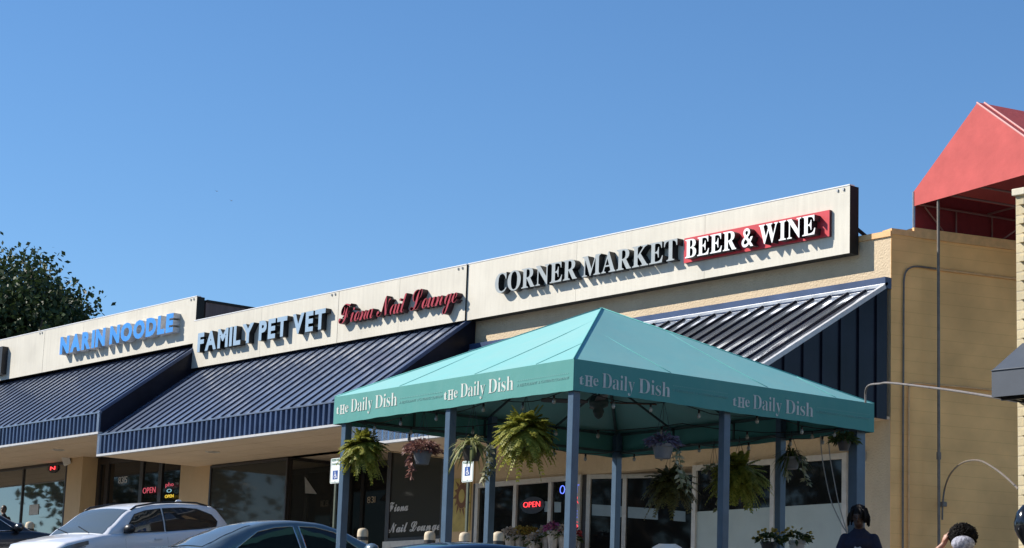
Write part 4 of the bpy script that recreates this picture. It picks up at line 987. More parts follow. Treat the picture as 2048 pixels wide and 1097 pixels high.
    mb = MB(); mb.tube([(c.x, Y-0.008, z0+0.035), (c.x, Y+0.004, z0+0.035)], 0.009, 8); mb.tube([(c.x, Y-0.008, z0+h-0.03), (c.x, Y+0.004, z0+h-0.03)], 0.009, 8); mb.build('bolt', galv, r)
    return r
parking_sign(661, 681.5, 917, 967, 24.5, ['RESERVED', 'PARKING'], 'white reserved parking sign with two lines of text beside the left canopy post')
parking_sign(924, 946.5, 922, 964.5, 24.7, ['PARKING'], 'white parking sign with blue wheelchair square above a bollard')
conc_b = mat('tan_bollard_paint', (0.55, 0.45, 0.31), 0.7, var=0.12, scale=6); band_m = mat('dark_band', (0.04, 0.035, 0.03), 0.5)
blab = ['tan bollard with a dark band below the nail lounge window', 'tan bollard under the right hand parking sign', 'tan bollard in front of the flower display', 'tan bollard behind the dark car at the left edge', 'tan bollard behind the sedan windscreen pillar']
for i, (x, y) in enumerate(((860, 1063), (930, 1065), (997.5, 1064), (60, 1044), (726, 1057))):
    q = onY(x, y, 24.62 if i < 3 else 24.55); gz = ground(q.x, q.y); h = q.z-gz; r_ = 0.105
    b = thing('bollard', (q.x, q.y, gz), blab[i], 'bollard', 'tan bollards along the kerb')
    mb = MB(); mb.lathe([(r_, -0.1), (r_, h-0.09), (r_*0.95, h-0.05), (r_*0.8, h-0.02), (r_*0.4, h), (0.003, h+0.004)], (q.x, q.y, gz), 18); mb.build('pipe_sleeve', conc_b, b, smooth='auto')
    mb = MB(); mb.lathe([(r_+0.003, h-0.235), (r_+0.003, h-0.165)], (q.x, q.y, gz), 18); mb.build('reflective_band', band_m, b, smooth='auto')

# ------------------------------------------------------------------ flower display, pots, chair
petal_p = leafmat('magenta_petal', (0.16, 0.03, 0.10), (0.36, 0.10, 0.24), 0.3); petal_y = leafmat('yellow_petal', (0.26, 0.18, 0.03), (0.46, 0.34, 0.08), 0.3); petal_w = leafmat('cream_petal', (0.34, 0.28, 0.22), (0.50, 0.46, 0.40), 0.3); petal_r = leafmat('red_petal', (0.25, 0.02, 0.03), (0.45, 0.06, 0.07), 0.2)
wrap = mat('clear_flower_wrap', (0.35, 0.31, 0.27), 0.25, var=0.3, scale=9)
st_ = onY(1085, 1100, 27.4); gz = ground(st_.x, 27.4)+0.14
stand = thing('flower_stand', (st_.x, 27.4, gz), 'low dark stand holding flower buckets outside the corner market', 'stand')
xL, xR = onY(1005, 1095, 27.4).x, onY(1165, 1095, 27.4).x; zS = st_.z-0.22
mb = MB(); mb.box(xL, xR, 27.1, 27.7, zS-0.05, zS); mb.build('shelf', bronze, stand)
for x in (xL+0.05, xR-0.05):
    for y in (27.15, 27.65):
        mb = MB(); mb.box(x-0.025, x+0.025, y-0.025, y+0.025, gz, zS-0.05); mb.build('leg', bronze, stand)
fl = [(1022, 1062, petal_w, 'bunch of pale dried flowers at the left end of the flower stand'), (1040, 1060, petal_y, 'bunch of mustard yellow flowers left of centre on the stand'), (1060, 1060, petal_y, 'loose yellow and brown bunch in the middle of the flower stand'), (1070, 1078, petal_w, 'white wrapped bouquet leaning forward on the flower stand'), (1095, 1056, petal_w, 'cream wrapped bouquet just left of the magenta flowers'), (1107, 1050, petal_p, 'magenta flower bunch standing tallest on the stand'), (1128, 1056, petal_w, 'pale wrapped bouquet right of the magenta flowers'), (1146, 1064, petal_r, 'dusky red bouquet at the right end of the stand')]
for i, (x, y, pm_, lb) in enumerate(fl):
    q = onY(x, y, 27.22+0.35*((i*37) % 5)/5); zq = zS
    r = thing('bouquet', (q.x, q.y, zq), lb, 'bouquet', 'bouquets on the flower stand')
    hh = max(0.25, q.z-zq+0.06); mb = MB(); mb.lathe([(0.06, 0), (0.08, hh*0.3), (0.13, hh*0.75)], (q.x, q.y, zq), 9); mb.build('wrapping', wrap, r)
    mb = MB()
    for k in range(170):
        d = Vector(rng.normal(size=3)); d.normalize(); d.z = abs(d.z)*0.9-0.15; rr_ = 0.17*random.uniform(0.6, 1.05)
        leaf(mb, Vector((q.x, q.y, zq+hh*0.82))+d*rr_, d+Vector(rng.normal(size=3))*0.5, 0.055, 0.045, 0.3, Vector(rng.normal(size=3)), 2)
    mb.build('blossoms', pm_, r)
    mb = MB()
    for k in range(60):
        d = Vector(rng.normal(size=3)); d.normalize(); d.z = abs(d.z)*0.6-0.2
        leaf(mb, Vector((q.x, q.y, zq+hh*0.68))+d*0.12, d, 0.12, 0.03, 0.4, Vector(rng.normal(size=3)), 2)
    mb.build('leaves', dkgreen_m, r)
tb = local_plane_back(1570, 1110, 0.45); gz = ground(tb.x, tb.y)
zT = tb.z-0.02
table = thing('plant_table', (tb.x, tb.y, gz), 'narrow dark table carrying two flowering pots at the back of the patio', 'table')
mb = MB(); mb.box(tb.x-0.45, tb.x+0.5, tb.y-0.2, tb.y+0.2, zT-0.04, zT); mb.build('tabletop', bronze, table)
for sx in (-0.4, 0.45):
    for sy in (-0.16, 0.16):
        mb = MB(); mb.box(tb.x+sx-0.02, tb.x+sx+0.02, tb.y+sy-0.02, tb.y+sy+0.02, gz, zT-0.04); mb.build('leg', bronze, table)
for x, y, pm_, lb, gr in ((1538, 1076, pot_dark, 'small yellow flowered plant in a dark pot left of the blue back post', 0), (1594, 1078, pot_pale, 'yellow flowered plant in a pale pot right of the blue back post', 1)):
    q = local_plane_back(x, y, 0.45); r = thing('potted_plant', (q.x, q.y, zT), lb, 'potted plant')
    hp = 0.17; pot(Vector((q.x, q.y, zT+hp)), 0.10, hp, pm_, r)
    mb = MB(); mf = MB()
    for k in range(120):
        d = Vector(rng.normal(size=3)); d.normalize(); d.z = abs(d.z)*0.8; b_0 = Vector((q.x, q.y, zT+hp+0.02))
        leaf(mb, b_0+Vector((d.x*0.14, d.y*0.14, d.z*0.12)), d+Vector(rng.normal(size=3))*0.4, 0.07, 0.045, 0.4, Vector(rng.normal(size=3)), 2)
        if k % 4 == 0: leaf(mf, b_0+Vector((d.x*0.19, d.y*0.19, d.z*0.17+0.02)), d, 0.05, 0.05, 0.2, Vector(rng.normal(size=3)), 2)
    mb.build('leaves', dkgreen_m, r); mf.build('blossoms', petal_y, r)
# white plastic chair
q = atD(1326, 1089, 26.2); gz = ground(q.x, q.y); hc = q.z-gz+0.03
ch = thing('plastic_chair', (q.x, q.y, gz), 'white plastic chair with rounded back under the teal canopy', 'chair')
wp_ = mat('white_plastic', (0.80, 0.80, 0.80), 0.35); CR = Matrix.Rotation(rad(38), 4, 'Z')
def cT(p): return Vector((q.x, q.y, gz))+CR @ Vector(p)
sh = 0.45
rows = []
for j in range(25):
    t = j/24; z = sh+0.02+(hc-sh-0.02)*t; hw_ = 0.27*(1.0 if t < 0.72 else math.sqrt(max(0.05, 1-((t-0.72)/0.30)**2)))
    rows.append([cT((hw_*(i/4-1), 0.22+0.10*t+0.04*(1-abs(i/4-1)**2), z)) for i in range(9)])
mb = MB(); mb.grid(rows); mb.grid([[p+CR @ Vector((0, 0.02, 0)) for p in r_] for r_ in rows]); top = rows[-1]
mb.grid([rows[-1], [p+CR @ Vector((0, 0.02, 0)) for p in rows[-1]]]); mb.build('backrest', wp_, ch, smooth=True)
mb = MB(); mb.box(-0.22, 0.22, -0.22, 0.23, sh-0.02, sh+0.015, 0, None, cT); mb.build('seat', wp_, ch, bevel=0.012)
for sx, sy in ((-1, -1), (1, -1), (1, 1), (-1, 1)):
    mb = MB(); mb.tube([cT((sx*0.19, sy*0.19, sh-0.02)), cT((sx*0.23, sy*0.24, 0))], [0.025, 0.018], 6); mb.build('leg', wp_, ch)
for sx in (-1, 1):
    mb = MB(); mb.tube([cT((sx*0.22, 0.26, sh+0.22)), cT((sx*0.25, 0.0, sh+0.22)), cT((sx*0.23, -0.2, sh+0.17)), cT((sx*0.21, -0.2, sh))], 0.018, 6); mb.build('armrest', wp_, ch)

# ------------------------------------------------------------------ cars
def interp(keys, s):
    ks = [k[0] for k in keys]; n = len(keys[0])-1
    if s <= ks[0]: return list(keys[0][1:])
    if s >= ks[-1]: return list(keys[-1][1:])
    for i in range(len(keys)-1):
        if ks[i] <= s <= ks[i+1]:
            t = (s-ks[i])/(ks[i+1]-ks[i]); k0 = keys[max(i-1, 0)]; k1, k2 = keys[i], keys[i+1]; k3 = keys[min(i+2, len(keys)-1)]
            out = []
            for c in range(1, n+1):
                d1 = (k2[c]-k0[c])/max(1e-6, (k2[0]-k0[0]))*(k2[0]-k1[0]); d2 = (k3[c]-k1[c])/max(1e-6, (k3[0]-k1[0]))*(k2[0]-k1[0])
                h = t*t*(3-2*t); out.append(k1[c]*(1-h)+k2[c]*h+(t**3-2*t*t+t)*d1*0.6+(t**3-t*t)*d2*0.6)
            return out
car_glass = mat('car_glass', (0.016, 0.02, 0.022), 0.03, spec=0.6)
wind_glass = mat('windscreen_glass', (0.085, 0.11, 0.125), 0.02, spec=0.8)
rubber = mat('tyre_rubber', (0.02, 0.02, 0.02), 0.85); alloy = mat('alloy_rim', (0.45, 0.45, 0.46), 0.3, metal=0.8)
chrome = mat('chrome_trim', (0.6, 0.6, 0.6), 0.12, metal=1.0); lamp_m = mat('headlight_glass', (0.12, 0.13, 0.14), 0.05, spec=0.8); tail_m = mat('tail_lamp', (0.25, 0.01, 0.015), 0.15)
trimblk = mat('black_trim', (0.015, 0.015, 0.016), 0.35)
def car(name, loc, fwd, label, paint, kind, group='parked cars'):
    """car axes: x = metres behind the nose, y = to the car's left, z up"""
    r = thing(name, loc, label, 'car', group)
    F = Vector(fwd).normalized(); L = Vector((0, 0, 1)).cross(F).normalized(); U = F.cross(L)
    r.rotation_euler = Matrix((F, L, U)).transposed().to_euler()
    if kind == 'suv':
        LEN, W, mid = 4.6, 0.925, 2.3
        low = [(0.0, .50, .42, .74), (0.06, .70, .34, .88), (0.22, .84, .27, .985), (0.7, .91, .23, 1.06), (1.2, .925, .22, 1.115), (2.3, .925, .22, 1.12), (3.5, .925, .22, 1.16), (4.2, .91, .26, 1.17), (4.5, .84, .33, 1.13), (4.6, .72, .42, 1.0)]
        roof = [(1.12, 1.08), (1.35, 1.235), (1.9, 1.545), (2.1, 1.60), (2.5, 1.65), (3.0, 1.665), (3.6, 1.65), (4.1, 1.60), (4.25, 1.54), (4.42, 1.36), (4.56, 1.08)]
        wr = [(1.12, .80), (1.9, .67), (2.6, .665), (3.8, .655), (4.3, .64), (4.56, .72)]
        s0, s1, ws0, ws1, rg0, rg1 = 1.12, 4.56, 1.17, 1.93, 4.28, 4.52
        side = [[(1.62, 1.13), (1.98, 1.475), (2.25, 1.54), (2.66, 1.575), (2.66, 1.14)], [(2.72, 1.14), (2.72, 1.577), (3.25, 1.58), (3.65, 1.55), (4.02, 1.43), (4.14, 1.30), (4.08, 1.20), (3.6, 1.165)]]
        wheels = (0.88, 3.57); wrad = 0.36; mir = (1.66, 1.17)
    else:
        LEN, W, mid = 4.95, 0.92, 2.45
        low = [(0.0, .50, .38, .66), (0.08, .70, .30, .76), (0.3, .85, .22, .83), (0.9, .91, .19, .915), (1.45, .92, .18, .985), (2.5, .92, .18, .99), (3.6, .92, .18, 1.03), (4.3, .90, .22, 1.15), (4.75, .84, .28, 1.15), (4.95, .74, .36, 1.02)]
        roof = [(1.35, .95), (1.6, 1.10), (2.15, 1.37), (2.4, 1.445), (2.8, 1.48), (3.15, 1.47), (3.45, 1.42), (3.75, 1.32), (4.05, 1.20), (4.28, 1.12)]
        wr = [(1.35, .80), (2.2, .61), (2.8, .60), (3.4, .60), (3.9, .66), (4.28, .76)]
        s0, s1, ws0, ws1, rg0, rg1 = 1.35, 4.28, 1.42, 2.2, 3.38, 4.16
        side = [[(1.78, 1.0), (2.2, 1.32), (2.5, 1.395), (2.74, 1.41), (2.68, 1.005)], [(2.76, 1.005), (2.82, 1.412), (3.1, 1.40), (3.36, 1.35), (3.72, 1.14), (3.76, 1.06), (3.6, 1.03)]]
        wheels = (0.95, 3.85); wrad = 0.335; mir = (1.78, 1.03)
    X = lambda s: LEN/2-s
    # lower body
    ss = sorted(set(list(np.linspace(0, LEN, 40))+[k[0] for k in low])); rows = []
    for s in ss:
        w, zb, zt = interp(low, s); cr = 0.03 if (s < s0 or s > s1-0.1) else 0.0
        half = [(0, zb), (w*.7, zb), (w*.93, zb+.06), (w*.985, zb+.2*(zt-zb)), (w, zb+.5*(zt-zb)), (w*.995, zb+.72*(zt-zb)), (w*.972, zt-.055), (w*.93, zt-.012), (w*.86, zt), (w*.5, zt+cr*.8), (0, zt+cr)]
        rows.append([(X(s), y, z) for y, z in half]+[(X(s), -y, z) for y, z in half[-2:0:-1]])
    mb = MB(); n = len(rows[0])
    for row in rows: mb.v += row
    for i in range(len(rows)-1):
        for k in range(n): mb.f.append((i*n+k, i*n+(k+1) % n, (i+1)*n+(k+1) % n, (i+1)*n+k)); mb.m.append(0)
    mb.f += [tuple(range(n))[::-1], tuple((len(rows)-1)*n+k for k in range(n))]; mb.m += [0, 0]
    body = mb.build('body', paint, r, local=True, smooth='auto')
    # cabin
    zroof = lambda s: interp(roof, s)[0]; wrf = lambda s: interp(wr, s)[0]; belt = lambda s: interp(low, s)[2]; wbelt = lambda s: interp(low, s)[0]*0.90
    CRN = 0.045
    def ztop(s, y): return zroof(s)+CRN*(1-(abs(y)/wrf(s))**2)
    def yside(s, z):
        zb, zr = belt(s)-0.03, max(zroof(s)-0.03, belt(s)-0.02); t = (z-zb)/max(0.03, zr-zb); t = max(0, min(1.05, t)); return wbelt(s)+(wrf(s)+0.035-wbelt(s))*t+0.02*math.sin(math.pi*min(1, t))
    rows = []; cs = sorted(set(list(np.linspace(s0, s1, 34))+[k[0] for k in roof]))
    for s in cs:
        zr = zroof(s); zb = belt(s)-0.05; zr2 = max(zr-0.03, zb+0.005)
        half = [(yside(s, zb), zb)]+[(yside(s, zb+(zr2-zb)*q), zb+(zr2-zb)*q) for q in (0.3, 0.6, 0.85, 1.0)]+[(wrf(s), zr), (wrf(s)*.8, ztop(s, wrf(s)*.8)), (wrf(s)*.4, ztop(s, wrf(s)*.4)), (0, ztop(s, 0))]
        rows.append([(X(s), y, z) for y, z in half]+[(X(s), -y, z) for y, z in half[-2::-1]])
    mb = MB(); mb.grid(rows); mb.build('roof', paint, r, local=True, smooth='auto')
    # windows
    for sg in (1, -1):
        for poly in side:
            pts = []
            for (a, b) in zip(poly, poly[1:]+poly[:1]):
                for q in (0, .34, .67): pts.append((a[0]+(b[0]-a[0])*q, a[1]+(b[1]-a[1])*q))
            c0 = (sum(p[0] for p in pts)/len(pts), sum(p[1] for p in pts)/len(pts))
            def Y3(p, off): return (X(p[0]), sg*(yside(p[0], p[1])+off), p[1])
            mb = MB(); k = len(pts)
            rings = [[(c0[0]+(p[0]-c0[0])*f, c0[1]+(p[1]-c0[1])*f) for p in pts] for f in (1.0, 0.66, 0.33)]
            vs = [Y3(p, 0.008) for rg in rings for p in rg]+[Y3(c0, 0.008)]
            fs = [(a*k+i, a*k+(i+1) % k, (a+1)*k+(i+1) % k, (a+1)*k+i) for a in (0, 1) for i in range(k)]+[(2*k+i, 2*k+(i+1) % k, 3*k) for i in range(k)]
            mb.add(vs, fs); mb.build('side_window', car_glass, r, local=True, smooth=True)
            mb = MB(); mb.tube([Y3(p, 0.009) for p in pts+pts[:1]], 0.011, 5); mb.build('window_trim', trimblk if kind == 'suv' else chrome, r, local=True, smooth=True)
    def screen(name, sa, sb, inset, m):
        rows = []
        for i in range(9):
            s = sa+(sb-sa)*i/8; wv = wrf(s)*(0.985-inset*abs(i/8-0.5)*0.0)-0.045
            rows.append([(X(s)+0.005*(1 if sa < 2 else -1), wv*(j/6-1), ztop(s, wv*(j/6-1))+0.007) for j in range(13)])
        mb = MB(); mb.grid(rows); mb.build(name, m, r, local=True, smooth=True)
    screen('windscreen', ws0, ws1, 0.1, wind_glass); screen('rear_window', rg0, rg1, 0.1, wind_glass)
    for sg in (1, -1):
        mb = MB(); a, b = mir; yy = sg*(yside(a, b)+0.02)
        mb.ball((X(a), yy+sg*0.11, b+0.03), 0.12, 10, 7, 0, (0.8, 1.15, 0.8)); mb.tube([(X(a)-0.02, yy-sg*0.03, b-0.03), (X(a), yy+sg*0.08, b-0.01)], 0.03, 6)
        mb.build('wing_mirror', black_pl if kind == 'suv' else paint, r, local=True, smooth=True)
        for s in wheels:
            mb = MB(); w = interp(low, s)[0]; y0, y1 = sg*(w-0.2), sg*(w+0.012)
            mb.tube([(X(s), y0, wrad), (X(s), y1, wrad)], wrad, 28); wh = mb.build('wheel', rubber, r, local=True, smooth='auto')
            mb = MB(); mb.tube([(X(s), y1, wrad), (X(s), y1+sg*0.012, wrad)], wrad*0.66, 24); mb.build('rim', alloy, wh, local=True, smooth='auto')
            mb = MB(); P_ = [(X(s)+rr_*math.cos(t), sg*(w*1.004), wrad+0.02+rr_*math.sin(t)) for rr_ in (wrad+0.03, wrad+0.10) for t in np.linspace(rad(-8), rad(188), 20)]
            mb.add(P_, [(i, i+1, 20+i+1, 20+i) for i in range(19)]); mb.build('wheel_arch', black_pl if kind == 'suv' else trimblk, r, local=True)
        # headlight, tail lamp and door handles sit on the flank
        def flank(s, z, off=0.006):
            w, zb, zt = interp(low, s); t = (z-zb)/(zt-zb); hh = [(.2, .985), (.5, 1.0), (.72, .995), (.95, .972), (.99, .93), (1.0, .86)]
            f = hh[0][1]
            for (a, fa), (b, fb) in zip(hh[:-1], hh[1:]):
                if a <= t <= b: f = fa+(fb-fa)*(t-a)/(b-a)
            if t > 1: f = .86
            return (X(s), sg*(w*f+off), z)
        zt_ = lambda s: interp(low, s)[2]
        mb = MB(); mb.grid([[flank(sv, zt_(sv)-0.045-(0.105-0.10*max(0, sv-0.35))*j/4-0.02*(1-sv), 0.014) for sv in np.linspace(0.03, 0.68, 10)] for j in range(5)]); mb.build('headlight', lamp_m, r, local=True, smooth=True)
        mb = MB(); mb.tube([flank(sv, zt_(sv)-0.165+0.05*max(0, sv-0.35), 0.018) for sv in np.linspace(0.05, 0.6, 8)], 0.008, 5); mb.build('lamp_trim', chrome, r, local=True, smooth=True)
        mb = MB(); tl = [(LEN-0.5, -.10), (LEN-0.03, -.09), (LEN-0.03, -.25), (LEN-0.25, -.24)]; mb.poly([flank(s, zt_(s)+dz, 0.010) for s, dz in tl]); mb.build('tail_light', tail_m, r, local=True)
        for s in ((2.42, 3.42) if kind == 'suv' else (2.5, 3.5)):
            mb = MB(); z = zt_(s)-0.13; a = flank(s-0.1, z, 0.03); b = flank(s+0.1, z, 0.03); mb.bar(a, b, 0.02, 0.03); mb.build('door_handle', paint, r, local=True, bevel=0.006)
        mb = MB()
        for s in ((1.6, 2.69, 3.95) if kind == 'suv' else (1.7, 2.72, 3.8)):
            mb.tube([flank(s, z, -0.004) for z in np.linspace(0.36, zt_(s)-0.03, 10)], 0.0055, 4)
        mb.build('door_gap', trimblk, r, local=True)
    for yy in (0.35, -0.25):
        mb = MB(); mb.tube([(X(ws0-0.02), yy, ztop(ws0, yy)+0.015), (X(ws0+0.14), yy-0.45, ztop(ws0+0.14, yy-0.45)+0.016)], 0.009, 5); mb.build('wiper', trimblk, r, local=True)
    if kind == 'suv':
        for sg in (1, -1):
            mb = MB(); mb.tube([(X(s), sg*(wrf(s)-0.005), zroof(s)+0.035+(0.0 if 2.0 < s < 3.9 else -0.03)) for s in (1.95, 2.1, 2.6, 3.2, 3.7, 4.0)], 0.02, 6); mb.build('roof_rail', trimblk, r, local=True, smooth=True)
        mb = MB(); rows = [[(X(s), wrf(4.1)*0.97*(j/6-1), ztop(4.08, wrf(4.1)*(j/6-1))+0.01-(s-4.05)*0.13) for j in range(13)] for s in (4.0, 4.2, 4.47)]
        mb.grid(rows); mb.grid([[(p[0], p[1], p[2]-0.035) for p in rw_] for rw_ in rows]); mb.grid([rows[-1], [(p[0], p[1], p[2]-0.035) for p in rows[-1]]]); mb.build('spoiler', paint, r, local=True)
        mb = MB(); mb.box(X(0.02), X(0.02)+0.02, -0.52, 0.52, 0.55, 0.80); mb.build('grille', trimblk, r, local=True, bevel=0.01)
        mb = MB(); th = np.linspace(0, 2*math.pi, 25); 
        mb.tube([(X(-0.025), 0.085*math.cos(t), 0.76+0.06*math.sin(t)) for t in th], 0.009, 5); mb.tube([(X(-0.025), 0.035*math.cos(t), 0.765+0.05*math.sin(t)) for t in th], 0.007, 5); mb.tube([(X(-0.025), 0.06*math.cos(t), 0.79+0.022*math.sin(t)) for t in th], 0.007, 5)
        mb.build('emblem', chrome, r, local=True, smooth=True)
        mb = MB(); mb.ball((X(3.85), 0, zroof(3.85)+CRN+0.03), 0.07, 8, 5, 0, (1.5, 0.4, 0.8)); mb.build('antenna_fin', paint, r, local=True, smooth=True)
    return r
def paintmat(name, c, metal=0.0): return mat(name, c, 0.3, metal=metal, coat=0.8, var=0.03, scale=1)
white_p = paintmat('white_car_paint', (0.76, 0.77, 0.79)); navy_p = paintmat('blue_grey_car_paint', (0.13, 0.18, 0.215), 0.3); dnavy_p = paintmat('dark_navy_car_paint', (0.012, 0.022, 0.05), 0.2); blk_p = paintmat('black_car_paint', (0.012, 0.011, 0.013))
def slope_dir(x, y, d, L=2.0):
    d = Vector((*d, 0)).normalized(); return Vector((d.x*L, d.y*L, ground(x+d.x*L, y+d.y*L)-ground(x, y)))
def hdg(deg): return (math.cos(rad(deg)), math.sin(rad(deg)))
def put_car(name, x, y, h, *a, dz=0.0):
    return car(name, (x, y, ground(x, y)+dz), slope_dir(x, y, hdg(h)), *a)
put_car('parked_suv', -38.7, 21.6, -77, 'white sport utility car with black roof rails facing out of its bay', white_p, 'suv', dz=-0.07)
put_car('parked_sedan', -25.6, 17.0, 84, 'blue grey sedan parked nose in behind the left canopy post', navy_p, 'sedan')
put_car('parked_sedan', -15.3, 12.2, 84, 'dark navy sedan of which only the roof shows at the bottom edge', dnavy_p, 'sedan')
put_car('parked_sedan', -44.0, 20.9, 90, 'black sedan with sloping windscreen cut off by the left picture edge', blk_p, 'sedan')

# ------------------------------------------------------------------ people
def remeshed(mb, name, m, parent, voxel=0.012, smooth_it=6):
    """union of tapered limbs into one continuous skin"""
    o = mb.build('tmp', m, None); o.modifiers.new('r', 'REMESH').mode = 'VOXEL'; o.modifiers['r'].voxel_size = voxel
    s_ = o.modifiers.new('s', 'SMOOTH'); s_.iterations = smooth_it; s_.factor = 0.5
    dg = bpy.context.evaluated_depsgraph_get(); dg.update(); me = bpy.data.meshes.new_from_object(o.evaluated_get(dg)); bpy.data.objects.remove(o)
    off = origin_of(parent); me.transform(Matrix.Translation(-off)); me.name = name; me.polygons.foreach_set('use_smooth', [True]*len(me.polygons))
    q = bpy.data.objects.new(name, me); COL.objects.link(q); q.parent = parent; return q
def limb(mb, pts, rs):
    pts = [Vector(p) for p in pts]
    for p, r_ in zip(pts, rs): mb.ball(p, r_, 12, 8)
    for a, b, ra, rb_ in zip(pts[:-1], pts[1:], rs[:-1], rs[1:]): mb.tube([a, b], [ra, rb_], 12)
def person(loc, face, H, label, skin, shirt, trousers, hair, nod=0.0, arms=None, hair_kind='locs', extra=None):
    x, y, z = loc; fx = Vector((*face, 0)).normalized(); lx = Vector((-fx.y, fx.x, 0)); B = Vector(loc)
    r = thing('person', B, label, 'person')
    def Q(f, l, h): return B+fx*f+lx*l+Vector((0, 0, h*H/1.75))
    k = H/1.75; body = MB(); hd = nod
    hc_ = Q(0.03+0.09*hd, 0, 1.62-0.035*hd)
    # torso, neck
    for h, rx, ry, f in ((0.95, .16, .115, 0), (1.05, .15, .11, 0), (1.18, .155, .11, .005), (1.30, .175, .115, .0), (1.37, .135, .09, -.005)):
        c = Q(f, 0, h); body.ball(c, 1, 14, 8, 0, (1, 1, 1)) if False else None
        vs = MB(); vs.ball((0, 0, 0), 1, 14, 8); base = len(body.v)
        body.v += [tuple(c+lx*(p[0]*rx*k)+fx*(p[1]*ry*k)+Vector((0, 0, p[2]*0.11*k))) for p in vs.v]; body.f += [tuple(i+base for i in f_) for f_ in vs.f]; body.m += vs.m
    limb(body, [Q(0, 0, 1.42), Q(0.015+0.03*hd, 0, 1.53), hc_-Vector((0, 0, 0.06))], [.065*k, .054*k, .055*k])
    # head: skull, jaw, nose, ears
    fd = (fx-Vector((0, 0, 0.55*hd))).normalized(); ud = lx.cross(fd)*-1; ud = fd.cross(lx); hu = Vector((0, 0, 1)) if hd == 0 else (Vector((0, 0, 1))+fx*0.55*hd).normalized()
    def Hd(f, l, u): return hc_+fd*(f*k)+lx*(l*k)+hu*(u*k)
    def blob(c, a, b, d):
        vs = MB(); vs.ball((0, 0, 0), 1, 14, 9); base = len(body.v)
        body.v += [tuple(c+lx*(p[0]*a*k)+fd*(p[1]*b*k)+hu*(p[2]*d*k)) for p in vs.v]; body.f += [tuple(i+base for i in f_) for f_ in vs.f]; body.m += vs.m
    blob(Hd(-.005, 0, .03), .076, .096, .10); blob(Hd(.03, 0, -.045), .056, .062, .07); blob(Hd(.098, 0, -.012), .014, .02, .026); blob(Hd(.088, 0, .012), .011, .014, .03)
    blob(Hd(.082, 0, -.055), .026, .014, .008); blob(Hd(.08, 0, -.068), .022, .014, .008); blob(Hd(.07, .0, .038), .055, .02, .012)
    for sg in (1, -1): blob(Hd(-.005, sg*.078, -.005), .012, .022, .034)
    # legs
    for sg in (1, -1):
        limb(body, [Q(0, sg*.09, .92), Q(.015, sg*.1, .5), Q(-.01, sg*.1, .09)], [.085*k, .055*k, .038*k]); limb(body, [Q(-.03, sg*.1, .045), Q(.1, sg*.11, .035), Q(.17, sg*.115, .03)], [.042*k, .04*k, .03*k])
    # arms with hands
    def hand(w, d, palm, curl=0.5):
        d = Vector(d).normalized(); palm = Vector(palm).normalized(); sd = d.cross(palm).normalized()
        limb(body, [w, w+d*.045*k, w+d*.085*k], [.026*k, .033*k, .034*k])
        for i, (o, ln) in enumerate(((-.030, .068), (-.010, .078), (.010, .074), (.029, .058))):
            p0 = w+d*.09*k+sd*o*k; p1 = p0+(d*.55*ln+palm*curl*.2*ln)*k*1.0; p2 = p1+(d*.45*ln*(1-.5*curl)+palm*curl*.45*ln)*k
            limb(body, [p0, p1, p2], [.0105*k, .0095*k, .008*k])
        p0 = w+d*.035*k-sd*.03*k; limb(body, [p0, p0+(d*.03-sd*.022+palm*.012)*k, p0+(d*.058-sd*.028+palm*.024)*k], [.013*k, .011*k, .009*k])
    arms = arms or {}
    sleeves = []
    for sg in (1, -1):
        A_ = arms.get(sg) or ((.0, .26, 1.14), (.06, .27, .90), (0.1, 0, -1))
        S_ = Q(-.01, sg*.165, 1.365); E_ = Q(A_[0][0], sg*A_[0][1], A_[0][2]); W_ = Q(A_[1][0], sg*A_[1][1], A_[1][2])
        limb(body, [S_, E_, W_], [.056*k, .042*k, .028*k]); dv = A_[2]; hand(W_, fx*dv[0]+lx*(sg*dv[1])+Vector((0, 0, dv[2])), -lx*sg if abs(dv[2]) > .5 else fx)
        sleeves.append((S_, E_))
    remeshed(body, 'body', skin, r, 0.009, 4)
    # eyes and brows
    for sg in (1, -1):
        mb = MB(); mb.ball(Hd(.078, sg*.03, .012), .011*k, 8, 6); e = mb.build('eye', mat('eye_dark', (0.03, 0.025, 0.02), 0.2), r, smooth=True)
    # shirt
    sh_ = MB()
    for h, rx, ry in ((0.93, .185, .14), (1.03, .178, .135), (1.16, .18, .13), (1.29, .18, .13), (1.37, .145, .105)):
        c = Q(0, 0, h); vs = MB(); vs.ball((0, 0, 0), 1, 14, 8); base = len(sh_.v)
        sh_.v += [tuple(c+lx*(p[0]*rx*k)+fx*(p[1]*ry*k)+Vector((0, 0, p[2]*0.115*k))) for p in vs.v]; sh_.f += [tuple(i+base for i in f_) for f_ in vs.f]; sh_.m += vs.m
    for S_, E_ in sleeves: limb(sh_, [S_, S_.lerp(E_, .45), S_.lerp(E_, .8)], [.063*k, .062*k, .058*k])
    limb(sh_, [Q(0, 0, 1.40), Q(0.004, 0, 1.455)], [.085*k, .074*k])
    remeshed(sh_, 'shirt', shirt, r, 0.012, 5)
    tr = MB()
    for sg in (1, -1): limb(tr, [Q(0, sg*.085, .95), Q(.01, sg*.1, .52), Q(-.01, sg*.1, .10)], [.108*k, .078*k, .062*k])
    limb(tr, [Q(0, -.06, .95), Q(0, .06, .95)], [.115*k, .115*k]); remeshed(tr, 'trousers', trousers, r, 0.014, 5)
    hm = MB()
